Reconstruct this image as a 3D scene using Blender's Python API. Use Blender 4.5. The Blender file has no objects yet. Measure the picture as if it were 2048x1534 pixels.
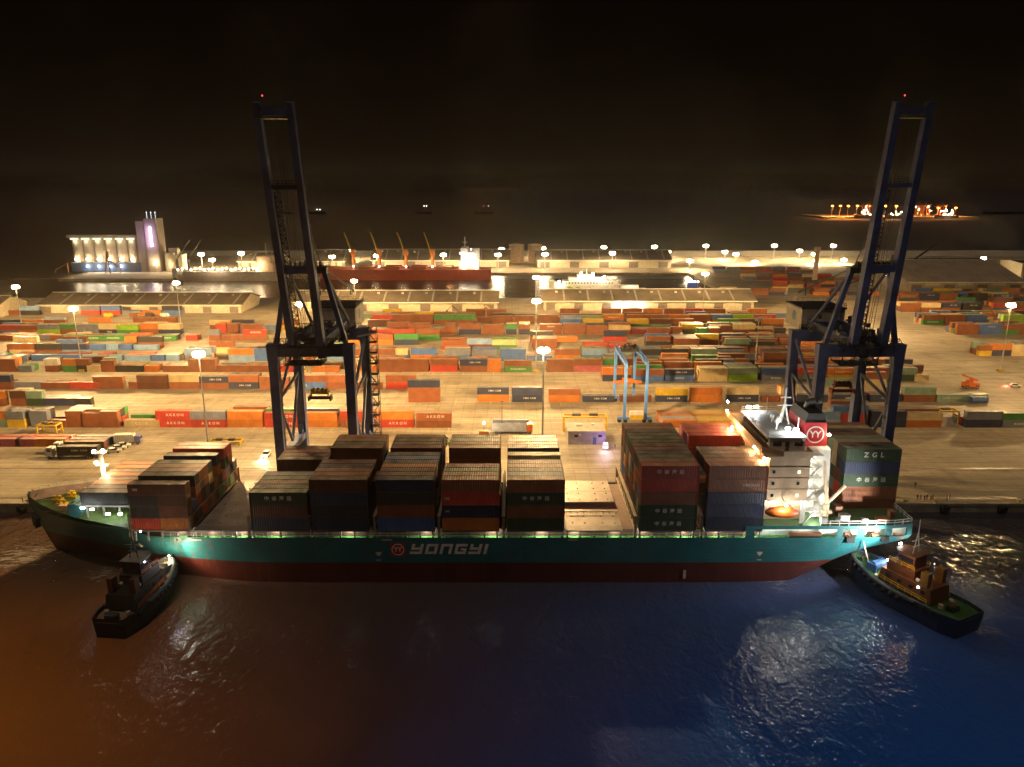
import bpy, bmesh, math, random
from mathutils import Vector, Matrix
R = math.radians
random.seed(11)
C = bpy.context.scene.collection
S = bpy.context.scene
# ---------------------------------------------------------------- camera, sky, added moon, exposure
CAMH, F, TH = 82.0, 1530.0, R(14.72)
cd = bpy.data.cameras.new('camera'); cam = bpy.data.objects.new('camera', cd); C.objects.link(cam)
cam.location = (0, 0, CAMH); cam.rotation_euler = (R(90) - TH, 0, 0)
cd.sensor_width = 36; cd.lens = F / 2048 * 36; cd.clip_start = 1; cd.clip_end = 40000
S.camera = cam
S.view_settings.view_transform = 'Standard'; S.view_settings.look = 'None'
S.view_settings.exposure = .3; S.view_settings.gamma = 1
try:
    S.cycles.use_denoising = True; S.cycles.sample_clamp_indirect = 3; S.cycles.max_bounces = 6
    S.cycles.volume_bounces = 0; S.cycles.caustics_reflective = False; S.cycles.caustics_refractive = False
    S.cycles.sample_clamp_direct = 0; S.cycles.light_sampling_threshold = 0.002
except Exception: pass
W = bpy.data.worlds.new('World'); S.world = W; W.use_nodes = True
wn = W.node_tree; wn.nodes.clear()
def NN(nt, t, **k):
    n = nt.nodes.new(t)
    for a, v in k.items():
        if a in n.inputs: n.inputs[a].default_value = v
        else: setattr(n, a, v)
    return n
_o = NN(wn, 'ShaderNodeOutputWorld'); _b = NN(wn, 'ShaderNodeBackground'); _t = NN(wn, 'ShaderNodeTexCoord')
_s = NN(wn, 'ShaderNodeSeparateXYZ'); _r = NN(wn, 'ShaderNodeValToRGB')
wn.links.new(_t.outputs['Generated'], _s.inputs[0]); wn.links.new(_s.outputs[2], _r.inputs[0])
wn.links.new(_r.outputs[0], _b.inputs[0]); wn.links.new(_b.outputs[0], _o.inputs[0])
_e = _r.color_ramp.elements
_e[0].position = 0.0; _e[0].color = (.0100, .0068, .0036, 1)
_e[1].position = .30; _e[1].color = (.0014, .0004, .0003, 1)
_k = _e.new(.045); _k.color = (.0046, .0029, .0014, 1)
_m = _e.new(.12); _m.color = (.0024, .0013, .0006, 1)
_b.inputs[1].default_value = 1.0
ml = bpy.data.lights.new('added_moonlight', 'SUN'); ml.energy = .32; ml.angle = R(.6); ml.color = (1, .78, .6)  # unseen moon added to light the near water and ship side
mo = bpy.data.objects.new('added_moonlight', ml); C.objects.link(mo); mo.rotation_euler = (R(17), 0, R(-14))
# ---------------------------------------------------------------- pixel (of the 2048 px photo) -> place
_ct, _st = math.cos(TH), math.sin(TH)
def ray(px, py):
    a, b = (px - 1024) / F, -(py - 767) / F
    return Vector((a, _ct + b * _st, -_st + b * _ct))
def gp(px, py, z=0.0):
    r = ray(px, py); t = (CAMH - z) / -r.z
    return Vector((r.x * t, r.y * t, z))
def pd(px, py, D):
    r = ray(px, py); t = D / r.y
    return Vector((r.x * t, D, CAMH + r.z * t))
# ---------------------------------------------------------------- materials
_M = {}
def mat(name, col, rough=.6, metal=0.0, var=.18, scale=.6, dirt=0.0, bump=0.0, rnd=0.0, spec=.4):
    if name in _M: return _M[name]
    m = bpy.data.materials.new(name); m.use_nodes = True; nt = m.node_tree; L = nt.links
    p = nt.nodes['Principled BSDF']; p.inputs['Roughness'].default_value = rough; p.inputs['Metallic'].default_value = metal
    p.inputs['Specular IOR Level'].default_value = spec
    tc = NN(nt, 'ShaderNodeTexCoord'); no = NN(nt, 'ShaderNodeTexNoise', Scale=scale, Detail=5.0)
    oi = NN(nt, 'ShaderNodeObjectInfo'); ad = NN(nt, 'ShaderNodeVectorMath', operation='ADD')
    L.new(tc.outputs['Object'], ad.inputs[0]); L.new(oi.outputs['Location'], ad.inputs[1]); L.new(ad.outputs[0], no.inputs['Vector'])
    mr = NN(nt, 'ShaderNodeMapRange'); mr.inputs[1].default_value = .3; mr.inputs[2].default_value = .7
    mr.inputs[3].default_value = 1 - var; mr.inputs[4].default_value = 1 + var; L.new(no.outputs[0], mr.inputs[0])
    val = mr.outputs[0]
    if rnd:
        r2 = NN(nt, 'ShaderNodeMapRange'); r2.inputs[3].default_value = 1 - rnd; r2.inputs[4].default_value = 1 + rnd
        L.new(oi.outputs['Random'], r2.inputs[0]); mu = NN(nt, 'ShaderNodeMath', operation='MULTIPLY')
        L.new(val, mu.inputs[0]); L.new(r2.outputs[0], mu.inputs[1]); val = mu.outputs[0]
    hs = NN(nt, 'ShaderNodeHueSaturation'); hs.inputs['Color'].default_value = (*col, 1); L.new(val, hs.inputs['Value'])
    out = hs.outputs[0]
    if dirt:
        n2 = NN(nt, 'ShaderNodeTexNoise', Scale=scale * 2.3, Detail=6.0, Roughness=.7)
        mp = NN(nt, 'ShaderNodeMapping'); mp.inputs['Scale'].default_value = (1.6, 1.6, .35)
        L.new(ad.outputs[0], mp.inputs[0]); L.new(mp.outputs[0], n2.inputs['Vector'])
        rp = NN(nt, 'ShaderNodeMapRange'); rp.inputs[1].default_value = .56; rp.inputs[2].default_value = .74
        rp.inputs[4].default_value = dirt; L.new(n2.outputs[0], rp.inputs[0])
        mx = NN(nt, 'ShaderNodeMix', data_type='RGBA'); L.new(rp.outputs[0], mx.inputs[0]); L.new(out, mx.inputs[6])
        mx.inputs[7].default_value = (.09, .05, .03, 1); out = mx.outputs[2]
    L.new(out, p.inputs['Base Color'])
    if bump:
        bp = NN(nt, 'ShaderNodeBump', Strength=bump, Distance=.2); n3 = NN(nt, 'ShaderNodeTexNoise', Scale=scale * 5, Detail=4.0)
        L.new(ad.outputs[0], n3.inputs['Vector']); L.new(n3.outputs[0], bp.inputs['Height']); L.new(bp.outputs[0], p.inputs['Normal'])
    _M[name] = m; return m
def glow(name, col, st):
    if name in _M: return _M[name]
    m = bpy.data.materials.new(name); m.use_nodes = True; nt = m.node_tree; nt.nodes.clear()
    e = NN(nt, 'ShaderNodeEmission', Strength=st); e.inputs[0].default_value = (*col, 1)
    o = NN(nt, 'ShaderNodeOutputMaterial'); nt.links.new(e.outputs[0], o.inputs[0]); m.cycles.emission_sampling = 'NONE'
    _M[name] = m; return m
def cmat(code, name, col):
    k = 'paint_' + name.replace(' ', '_')
    if k in _M: return _M[k]
    m = mat(k, col, .55, 0, .18, .35, .6, 0, .25); nt = m.node_tree; L = nt.links; p = nt.nodes['Principled BSDF']; src = p.inputs['Base Color'].links[0].from_socket
    ge = NN(nt, 'ShaderNodeNewGeometry'); sx = NN(nt, 'ShaderNodeSeparateXYZ'); L.new(ge.outputs['Normal'], sx.inputs[0])   # dusty roofs made paler, standing in for lamplight on them
    r = NN(nt, 'ShaderNodeMapRange'); L.new(sx.outputs[2], r.inputs[0]); r.inputs[1].default_value = .5; r.inputs[2].default_value = .9; r.inputs[4].default_value = .55
    n = NN(nt, 'ShaderNodeTexNoise', Scale=.35, Detail=5.0); L.new(ge.outputs['Position'], n.inputs['Vector']); q = NN(nt, 'ShaderNodeMapRange'); L.new(n.outputs[0], q.inputs[0]); q.inputs[1].default_value = .3; q.inputs[2].default_value = .62
    mu = NN(nt, 'ShaderNodeMath', operation='MULTIPLY'); L.new(r.outputs[0], mu.inputs[0]); L.new(q.outputs[0], mu.inputs[1])
    mx = NN(nt, 'ShaderNodeMix', data_type='RGBA'); L.new(mu.outputs[0], mx.inputs[0]); L.new(src, mx.inputs[6]); mx.inputs[7].default_value = (.36, .31, .24, 1); L.new(mx.outputs[2], p.inputs['Base Color'])
    return m
def hull_mat(name, col, seam):
    m = mat(name, col, .45, 0, .2, .12, .0); nt = m.node_tree; L = nt.links; p = nt.nodes['Principled BSDF']; src = p.inputs['Base Color'].links[0].from_socket
    tc = NN(nt, 'ShaderNodeTexCoord'); sx = NN(nt, 'ShaderNodeSeparateXYZ'); L.new(tc.outputs['Object'], sx.inputs[0]); cb = NN(nt, 'ShaderNodeCombineXYZ'); L.new(sx.outputs[0], cb.inputs[0]); L.new(sx.outputs[2], cb.inputs[1])
    br = NN(nt, 'ShaderNodeTexBrick', Scale=.32); br.inputs['Mortar Size'].default_value = .012; br.inputs['Color1'].default_value = (1, 1, 1, 1); br.inputs['Color2'].default_value = (.86, .86, .86, 1); br.inputs['Mortar'].default_value = (.6, .55, .5, 1); L.new(cb.outputs[0], br.inputs['Vector'])
    mm = NN(nt, 'ShaderNodeMix', data_type='RGBA', blend_type='MULTIPLY'); mm.inputs[0].default_value = seam; L.new(src, mm.inputs[6]); L.new(br.outputs[0], mm.inputs[7]); out = mm.outputs[2]
    for sc, st, lo, hi, c, f in ((1.0, (.9, .9, .07), .56, .72, (.16, .07, .035, 1), .75), (.5, (.25, 1, 1.4), .58, .7, (.05, .05, .045, 1), .6)):
        mp = NN(nt, 'ShaderNodeMapping'); mp.inputs['Scale'].default_value = st; L.new(tc.outputs['Object'], mp.inputs[0]); n = NN(nt, 'ShaderNodeTexNoise', Scale=sc, Detail=6.0, Roughness=.65); L.new(mp.outputs[0], n.inputs['Vector'])
        r = NN(nt, 'ShaderNodeMapRange'); L.new(n.outputs[0], r.inputs[0]); r.inputs[1].default_value = lo; r.inputs[2].default_value = hi; r.inputs[4].default_value = f
        mx = NN(nt, 'ShaderNodeMix', data_type='RGBA'); L.new(r.outputs[0], mx.inputs[0]); L.new(out, mx.inputs[6]); mx.inputs[7].default_value = c; out = mx.outputs[2]
    L.new(out, p.inputs['Base Color']); bp = NN(nt, 'ShaderNodeBump', Strength=.3, Distance=.08); L.new(br.outputs[1], bp.inputs['Height']); bp.invert = True; L.new(bp.outputs[0], p.inputs['Normal']); return m
teal = hull_mat('hull_teal', (.024, .155, .175), .8); boot = hull_mat('boot_red', (.11, .024, .017), .7)
PAL = {'r': ('rust brown', (.25, .085, .035)), 'd': ('dark brown', (.11, .04, .02)), 'o': ('orange', (.52, .17, .03)), 'R': ('red', (.46, .05, .028)),
       'n': ('navy blue', (.03, .04, .085)), 'b': ('mid blue', (.07, .15, .38)), 'l': ('pale blue', (.2, .32, .5)), 'g': ('green', (.06, .24, .06)),
       'G': ('dark green', (.035, .065, .03)), 'L': ('lime green', (.27, .5, .03)), 'c': ('cream', (.6, .47, .25)), 'y': ('yellow', (.6, .4, .03)),
       't': ('grey green', (.2, .3, .22)), 's': ('slate grey', (.17, .19, .24)), 'w': ('white', (.7, .66, .58)), 'p': ('pink', (.5, .12, .15)),
       'k': ('charcoal', (.035, .034, .034)), 'm': ('maroon', (.2, .035, .03))}
def pm(c): return cmat(c, *PAL[c])
white = mat('white_paint', (.72, .7, .64), .5, dirt=.25); cream = mat('cream_paint', (.6, .43, .28), .55, dirt=.15)
navy = mat('crane_navy', (.06, .085, .19), .5, 0, .3, .3, .3); steel = mat('dark_steel', (.07, .065, .06), .5, .4)
grey = mat('grey_steel', (.3, .3, .29), .5, .2); yel = mat('yellow_paint', (.65, .42, .02), .5, dirt=.15)
black = mat('black_rubber', (.02, .02, .02), .7); glass = mat('dark_glass', (.02, .025, .03), .08, spec=.8)

gdeck = mat('deck_green', (.07, .22, .04), .6, dirt=.3); redp = mat('funnel_red', (.45, .02, .03), .45); orangep = mat('orange_paint', (.62, .13, .02), .45)
letter = mat('letter_white', (.8, .74, .66), .5); rope = mat('rope', (.5, .42, .3), .9); skin = mat('skin', (.35, .2, .13), .6)
rblue = mat('gantry_blue', (.08, .22, .6), .45, dirt=.15); roofm = mat('roof_sheet', (.13, .105, .075), .6, 0, .3, .15, .4)
wallm = mat('wall_cream', (.5, .44, .32), .7, dirt=.2); conc = mat('concrete', (.38, .34, .28), .8, dirt=.2); dkdoor = mat('shut_door', (.16, .13, .11), .6)
gl_mast = glow('mast_glow', (1, .78, .44), 110); gl_dim = glow('dim_glow', (1, .9, .7), 9); gl_white = glow('white_glow', (.9, 1, .95), 40); gl_or = glow('orange_glow', (1, .30, .04), 14)
gl_red = glow('red_glow', (1, .05, .06), 4); gl_blue = glow('blue_glow', (.25, .15, 1), 30); gl_win = glow('window_glow', (1, .8, .5), 2.2)
# ---------------------------------------------------------------- mesh builder
class MB:
    def __init__(s): s.v = []; s.f = []; s.mi = []; s.m = 0
    def add(s, vs, fs):
        k = len(s.v); s.v += [tuple(v) for v in vs]; s.f += [tuple(i + k for i in f) for f in fs]; s.mi += [s.m] * len(fs); return s
    def box(s, x0, x1, y0, y1, z0, z1):
        return s.add([(x0, y0, z0), (x1, y0, z0), (x1, y1, z0), (x0, y1, z0), (x0, y0, z1), (x1, y0, z1), (x1, y1, z1), (x0, y1, z1)],
                     [(0, 3, 2, 1), (4, 5, 6, 7), (0, 1, 5, 4), (1, 2, 6, 5), (2, 3, 7, 6), (3, 0, 4, 7)])
    def beam(s, p, q, w, h=None, w2=None, h2=None):
        p, q = Vector(p), Vector(q); h = h or w; w2 = w2 or w; h2 = h2 or h
        d = (q - p).normalized(); u = Vector((0, 0, 1)) if abs(d.z) < .95 else Vector((0, 1, 0))
        a = d.cross(u).normalized(); b = a.cross(d)
        vs = [p + a * sx * w / 2 + b * sy * h / 2 for sx, sy in ((-1, -1), (1, -1), (1, 1), (-1, 1))] + [q + a * sx * w2 / 2 + b * sy * h2 / 2 for sx, sy in ((-1, -1), (1, -1), (1, 1), (-1, 1))]
        return s.add(vs, [(3, 2, 1, 0), (4, 5, 6, 7), (0, 1, 5, 4), (1, 2, 6, 5), (2, 3, 7, 6), (3, 0, 4, 7)])
    def cyl(s, p, q, r, r2=None, n=10):
        p, q = Vector(p), Vector(q); r2 = r if r2 is None else r2; d = (q - p).normalized()
        u = Vector((0, 0, 1)) if abs(d.z) < .95 else Vector((1, 0, 0)); a = d.cross(u).normalized(); b = a.cross(d); vs = []
        for i in range(n):
            t = 2 * math.pi * i / n; o = a * math.cos(t) + b * math.sin(t); vs += [p + o * r, q + o * r2]
        return s.add(vs, [(2 * i, 2 * ((i + 1) % n), 2 * ((i + 1) % n) + 1, 2 * i + 1) for i in range(n)] + [tuple(range(2 * n - 2, -1, -2)), tuple(range(1, 2 * n, 2))])
    def ball(s, c, r, n=8, sz=1.0):
        c = Vector(c); vs = [c + Vector((0, 0, r * sz))]; m = n // 2
        for j in range(1, m):
            for i in range(n):
                a, b = math.pi * j / m, 2 * math.pi * i / n; vs.append(c + Vector((r * math.sin(a) * math.cos(b), r * math.sin(a) * math.sin(b), r * sz * math.cos(a))))
        vs.append(c - Vector((0, 0, r * sz))); fs = []
        for i in range(n):
            k = (i + 1) % n; fs.append((0, 1 + i, 1 + k)); e = 1 + (m - 2) * n; fs.append((len(vs) - 1, e + k, e + i))
            for j in range(m - 2): a = 1 + j * n; fs.append((a + i, a + n + i, a + n + k, a + k))
        return s.add(vs, fs)
    def prism(s, pts, x0, x1, ax='x'):
        n = len(pts); T = {'x': lambda t, p: (t, p[0], p[1]), 'y': lambda t, p: (p[0], t, p[1]), 'z': lambda t, p: (p[0], p[1], t)}[ax]
        vs = [T(x0, p) for p in pts] + [T(x1, p) for p in pts]
        return s.add(vs, [tuple(range(n))[::-1], tuple(range(n, 2 * n))] + [(i, (i + 1) % n, n + (i + 1) % n, n + i) for i in range(n)])
    def rail(s, pts, h=1.1, r=.05, step=2.0, bars=2):
        for p, q in zip(pts, pts[1:]):
            p, q = Vector(p), Vector(q); n = max(1, int((q - p).length / step))
            for i in range(n + 1): a = p.lerp(q, i / n); s.beam(a, a + Vector((0, 0, h)), r * 1.6)
            for b in range(bars): o = Vector((0, 0, h * (b + 1) / bars)); s.beam(p + o, q + o, r * 1.6)
        return s
    def mesh(s, name, mats, smooth=False):
        me = bpy.data.meshes.new(name); me.from_pydata(s.v, [], s.f)
        for m in (mats if isinstance(mats, (list, tuple)) else [mats]): me.materials.append(m)
        me.polygons.foreach_set('material_index', s.mi)
        bm = bmesh.new(); bm.from_mesh(me); bmesh.ops.recalc_face_normals(bm, faces=bm.faces); bm.to_mesh(me); bm.free()
        if smooth: me.polygons.foreach_set('use_smooth', [True] * len(me.polygons))
        me.update(); return me
    def build(s, name, mats, parent=None, smooth=False, label=None):
        return link(name, s.mesh(name, mats, smooth), parent, label)
def link(name, data, parent=None, label=None):
    o = bpy.data.objects.new(name, data); C.objects.link(o)
    if parent: o.parent = parent
    if label: o['label'] = label
    return o
def tag(o, label, cat, group=None):
    o['label'] = label; o['category'] = cat
    if group: o['group'] = group
    return o
def thing(name, label, cat, loc=(0, 0, 0), rz=0, group=None):
    o = bpy.data.objects.new(name, None); C.objects.link(o); o.location = loc; o.rotation_euler = (0, 0, rz); o.empty_display_size = .5
    return tag(o, label, cat, group)
def struct(o): o['kind'] = 'structure'; return o
def clone(o, loc=None, rz=None, label=None):
    def cp(a, par):
        c = a.copy(); C.objects.link(c)
        if par: c.parent = par
        for k in a.children: cp(k, c)
        return c
    c = cp(o, None)
    if loc is not None: c.location = loc
    if rz is not None: c.rotation_euler = (0, 0, rz)
    if label: c['label'] = label
    return c
def lamp(parent, loc, power, col, rad=.4, name='lamp_light', spot=None, aim=None):
    l = bpy.data.lights.new(name, 'SPOT' if spot else 'POINT'); l.energy = power; l.color = col; l.shadow_soft_size = rad
    o = bpy.data.objects.new(name, l); C.objects.link(o); o.location = loc
    if spot:
        l.spot_size = R(spot); l.spot_blend = .5; o.rotation_euler = Vector(aim).to_track_quat('-Z', 'Y').to_euler()
    if parent: o.parent = parent
    return o
_ORD = 'first second third fourth fifth sixth seventh eighth ninth tenth eleventh twelfth thirteenth fourteenth fifteenth sixteenth seventeenth eighteenth nineteenth twentieth'.split()
def nth(i):
    if i < 20: return _ORD[i]
    t = ['twenty', 'thirty', 'forty'][(i + 1) // 10 - 2]
    return (t + '-' + _ORD[(i + 1) % 10 - 1]) if (i + 1) % 10 else {'thirty': 'thirtieth', 'forty': 'fortieth'}.get(t, t)
_TX = {}
def text_mesh(s, size, m, shear=0, thick=.03, space=1.0):
    k = (s, size, m.name, shear, space)
    if k in _TX: return _TX[k]
    cu = bpy.data.curves.new('txt', 'FONT'); cu.body = s; cu.size = size; cu.align_x = 'CENTER'; cu.align_y = 'CENTER'
    cu.extrude = thick / 2; cu.resolution_u = 2; cu.shear = shear; cu.space_character = space; cu.offset = size * .012
    o = bpy.data.objects.new('txt', cu); C.objects.link(o); bpy.context.view_layer.update()
    me = bpy.data.meshes.new_from_object(o.evaluated_get(bpy.context.evaluated_depsgraph_get())); bpy.data.objects.remove(o)
    me.name = 'lettering'; me.materials.clear(); me.materials.append(m); me.transform(Matrix.Rotation(R(90), 4, 'X')); _TX[k] = me
    return me
# ---------------------------------------------------------------- water and ground
WZ = -2.4
def water_mat():
    m = bpy.data.materials.new('harbour_water'); m.use_nodes = True; nt = m.node_tree; L = nt.links; p = nt.nodes['Principled BSDF']
    ge = NN(nt, 'ShaderNodeNewGeometry'); sx = NN(nt, 'ShaderNodeSeparateXYZ'); L.new(ge.outputs['Position'], sx.inputs[0])
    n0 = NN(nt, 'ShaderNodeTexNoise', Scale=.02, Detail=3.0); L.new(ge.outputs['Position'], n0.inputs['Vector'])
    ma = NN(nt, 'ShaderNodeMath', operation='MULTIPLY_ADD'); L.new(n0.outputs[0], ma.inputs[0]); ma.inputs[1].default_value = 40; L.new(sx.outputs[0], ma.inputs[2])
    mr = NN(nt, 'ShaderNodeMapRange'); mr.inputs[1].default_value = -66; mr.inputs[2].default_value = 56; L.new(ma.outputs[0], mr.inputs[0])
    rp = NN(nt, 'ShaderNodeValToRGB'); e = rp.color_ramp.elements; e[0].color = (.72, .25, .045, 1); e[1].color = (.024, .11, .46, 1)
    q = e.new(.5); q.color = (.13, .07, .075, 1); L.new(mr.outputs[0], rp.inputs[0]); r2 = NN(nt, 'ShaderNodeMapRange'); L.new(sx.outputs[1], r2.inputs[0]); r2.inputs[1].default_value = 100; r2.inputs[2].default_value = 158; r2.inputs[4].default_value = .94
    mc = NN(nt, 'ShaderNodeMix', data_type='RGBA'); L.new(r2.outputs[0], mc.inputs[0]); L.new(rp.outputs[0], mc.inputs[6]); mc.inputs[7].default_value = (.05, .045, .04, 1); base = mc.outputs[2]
    nf = NN(nt, 'ShaderNodeTexNoise', Scale=.5, Detail=8.0, Roughness=.7, Distortion=1.5); mf = NN(nt, 'ShaderNodeMapping'); mf.inputs['Scale'].default_value = (.45, 1.3, 1); L.new(ge.outputs['Position'], mf.inputs[0]); L.new(mf.outputs[0], nf.inputs['Vector'])
    for (fx, fy), rd, am in (((50, 1112), 16, .8), ((205, 1150), 7, .7), ((1965, 1262), 6, .6), ((1560, 1165), 7, .35)):        # churned foam by the tugs and the bow
        f0 = gp(fx, fy, WZ); sb = NN(nt, 'ShaderNodeVectorMath', operation='DISTANCE'); L.new(ge.outputs['Position'], sb.inputs[0]); sb.inputs[1].default_value = f0
        rm = NN(nt, 'ShaderNodeMapRange'); L.new(sb.outputs['Value'], rm.inputs[0]); rm.inputs[1].default_value = rd; rm.inputs[2].default_value = 0; rm.inputs[4].default_value = .3
        ad = NN(nt, 'ShaderNodeMath', operation='ADD'); L.new(rm.outputs[0], ad.inputs[0]); L.new(nf.outputs[0], ad.inputs[1])
        th = NN(nt, 'ShaderNodeMapRange'); L.new(ad.outputs[0], th.inputs[0]); th.inputs[1].default_value = .7; th.inputs[2].default_value = .85; th.inputs[4].default_value = am
        gt = NN(nt, 'ShaderNodeMath', operation='LESS_THAN'); L.new(sb.outputs['Value'], gt.inputs[0]); gt.inputs[1].default_value = rd; mu = NN(nt, 'ShaderNodeMath', operation='MULTIPLY'); L.new(th.outputs[0], mu.inputs[0]); L.new(gt.outputs[0], mu.inputs[1])
        fm = NN(nt, 'ShaderNodeMix', data_type='RGBA'); L.new(mu.outputs[0], fm.inputs[0]); L.new(base, fm.inputs[6]); fm.inputs[7].default_value = (.4, .38, .34, 1); base = fm.outputs[2]
    L.new(base, p.inputs['Base Color'])
    rr = NN(nt, 'ShaderNodeMapRange'); L.new(sx.outputs[1], rr.inputs[0]); rr.inputs[1].default_value = 500; rr.inputs[2].default_value = 1300; rr.inputs[3].default_value = .12; rr.inputs[4].default_value = .75; L.new(rr.outputs[0], p.inputs['Roughness']); p.inputs['IOR'].default_value = 1.33
    hs = []
    for sc, amp, st in ((.09, 1.2, (1, .6, 1)), (.33, .7, (1, .75, 1)), (1.1, .3, (1, .8, 1))):
        mp = NN(nt, 'ShaderNodeMapping'); mp.inputs['Scale'].default_value = st; mp.inputs['Rotation'].default_value = (0, 0, R(25)); L.new(ge.outputs['Position'], mp.inputs[0])
        n = NN(nt, 'ShaderNodeTexNoise', Scale=sc, Detail=3.0, Distortion=.6); L.new(mp.outputs[0], n.inputs['Vector'])
        mu = NN(nt, 'ShaderNodeMath', operation='MULTIPLY'); L.new(n.outputs[0], mu.inputs[0]); mu.inputs[1].default_value = amp; hs.append(mu)
    a1 = NN(nt, 'ShaderNodeMath', operation='ADD'); a2 = NN(nt, 'ShaderNodeMath', operation='ADD')
    L.new(hs[0].outputs[0], a1.inputs[0]); L.new(hs[1].outputs[0], a1.inputs[1]); L.new(a1.outputs[0], a2.inputs[0]); L.new(hs[2].outputs[0], a2.inputs[1])
    bp = NN(nt, 'ShaderNodeBump', Strength=.5, Distance=1.0); L.new(a2.outputs[0], bp.inputs['Height']); L.new(bp.outputs[0], p.inputs['Normal'])
    return m
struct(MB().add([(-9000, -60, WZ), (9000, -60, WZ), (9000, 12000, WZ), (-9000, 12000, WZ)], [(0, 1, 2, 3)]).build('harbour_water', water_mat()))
def ground_mat(name, col, dark):
    m = bpy.data.materials.new(name); m.use_nodes = True; nt = m.node_tree; L = nt.links; p = nt.nodes['Principled BSDF']; p.inputs['Roughness'].default_value = .75
    ge = NN(nt, 'ShaderNodeNewGeometry'); P = ge.outputs['Position']
    def noise(sc, st=(1, 1, 1), det=5.0):
        mp = NN(nt, 'ShaderNodeMapping'); mp.inputs['Scale'].default_value = st; L.new(P, mp.inputs[0])
        n = NN(nt, 'ShaderNodeTexNoise', Scale=sc, Detail=det, Roughness=.65); L.new(mp.outputs[0], n.inputs['Vector']); return n.outputs[0]
    def rng(v, a, b, c, d):
        r = NN(nt, 'ShaderNodeMapRange'); L.new(v, r.inputs[0])
        for i, x in enumerate((a, b, c, d)): r.inputs[i + 1].default_value = x
        return r.outputs[0]
    def mul(a, b):
        q = NN(nt, 'ShaderNodeMath', operation='MULTIPLY'); L.new(a, q.inputs[0]); L.new(b, q.inputs[1]); return q.outputs[0]
    v = rng(noise(.018), .35, .65, .78, 1.2); v = mul(v, rng(noise(.3, (.12, 1, 1)), .38, .7, 1.15, .62)); v = mul(v, rng(noise(.12), .55, .72, 1, .55))
    v = mul(v, rng(noise(1.4), .3, .7, .92, 1.08))
    br = NN(nt, 'ShaderNodeTexBrick', Scale=.11); br.offset = 0; br.inputs['Mortar Size'].default_value = .012; br.inputs['Color1'].default_value = (1, 1, 1, 1); br.inputs['Color2'].default_value = (.93, .93, .93, 1); br.inputs['Mortar'].default_value = (.66, .66, .66, 1)
    L.new(P, br.inputs['Vector']); sp = NN(nt, 'ShaderNodeSeparateColor'); L.new(br.outputs[0], sp.inputs[0]); v = mul(v, sp.outputs[0])
    mx = NN(nt, 'ShaderNodeMix', data_type='RGBA'); L.new(rng(noise(.05, (.5, 1, 1)), .52, .68, 0, .75), mx.inputs[0]); mx.inputs[6].default_value = (*col, 1); mx.inputs[7].default_value = (*dark, 1)
    hs = NN(nt, 'ShaderNodeHueSaturation'); L.new(mx.outputs[2], hs.inputs['Color']); L.new(v, hs.inputs['Value']); L.new(hs.outputs[0], p.inputs['Base Color'])
    bp = NN(nt, 'ShaderNodeBump', Strength=.25, Distance=.1); L.new(noise(2.5), bp.inputs['Height']); L.new(bp.outputs[0], p.inputs['Normal'])
    return m
GM = ground_mat('yard_concrete', (.42, .35, .24), (.28, .225, .15)); GA = ground_mat('quay_asphalt', (.36, .30, .2), (.25, .2, .135))
QY, BY = 187.0, 560.0
g = MB(); g.add([(-900, QY + 22, 0), (900, QY + 22, 0), (900, BY, 0), (-900, BY, 0)], [(0, 1, 2, 3)])
g.add([(165, BY, 0), (900, BY, 0), (900, 905, 0), (165, 905, 0)], [(0, 1, 2, 3)]).add([(-300, 722, 0), (165, 722, 0), (165, 905, 0), (-300, 905, 0)], [(0, 1, 2, 3)])
g.add([(-400, 676, 0), (-300, 676, 0), (-300, 905, 0), (-400, 905, 0)], [(0, 1, 2, 3)])
for a, b in (((-900, BY), (165, BY)), ((165, BY), (165, 722)), ((165, 722), (-300, 722)), ((-300, 722), (-300, 676)), ((-300, 676), (-400, 676)), ((-400, 676), (-400, 905)), ((-400, 905), (900, 905))):
    g.add([(*a, 0), (*b, 0), (*b, -5), (*a, -5)], [(0, 1, 2, 3)])
struct(g.build('yard_ground', GM))
struct(MB().add([(-900, QY + 1.2, 0), (900, QY + 1.2, 0), (900, QY + 22, 0), (-900, QY + 22, 0)], [(0, 1, 2, 3)]).build('quay_apron', GA))
struct(MB().box(-900, 900, QY, QY + 1.2, -.6, .16).box(-900, 900, QY + .15, QY + 1.0, -6, -.6).build('quay_wall', mat('quay_concrete', (.3, .26, .2), .85, 0, .3, .25, .5)))
r_ = MB()
for y in (QY + 4, QY + 26): r_.box(-900, 900, y - .09, y + .09, .004, .05); r_.box(-900, 900, y - .5, y - .35, .003, .012); r_.box(-900, 900, y + .35, y + .5, .003, .012)
struct(r_.build('crane_rail', mat('rail_steel', (.55, .5, .42), .35, .6)))
r_ = MB()
for i in range(60): r_.box(-600 + i * 22, -588 + i * 22, 231.2, 231.45, .004, .008)
for y in (247.5, 262, 279.5, 293, 309, 327, 352, 381, 404, 432): r_.box(-420, 330, y, y + .22, .004, .008)
for i in range(48):
    for y in (247.7, 279.7, 327.2): r_.box(-330 + i * 13.4, -329.8 + i * 13.4, y, y + 8, .009, .013)
r_.box(-900, 900, 216.3, 216.5, .004, .008).box(-900, 900, 238.8, 239.0, .004, .008)
struct(r_.build('road_marking', mat('marking_paint', (.6, .5, .25), .7, 0, .4, .5, .5)))
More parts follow.
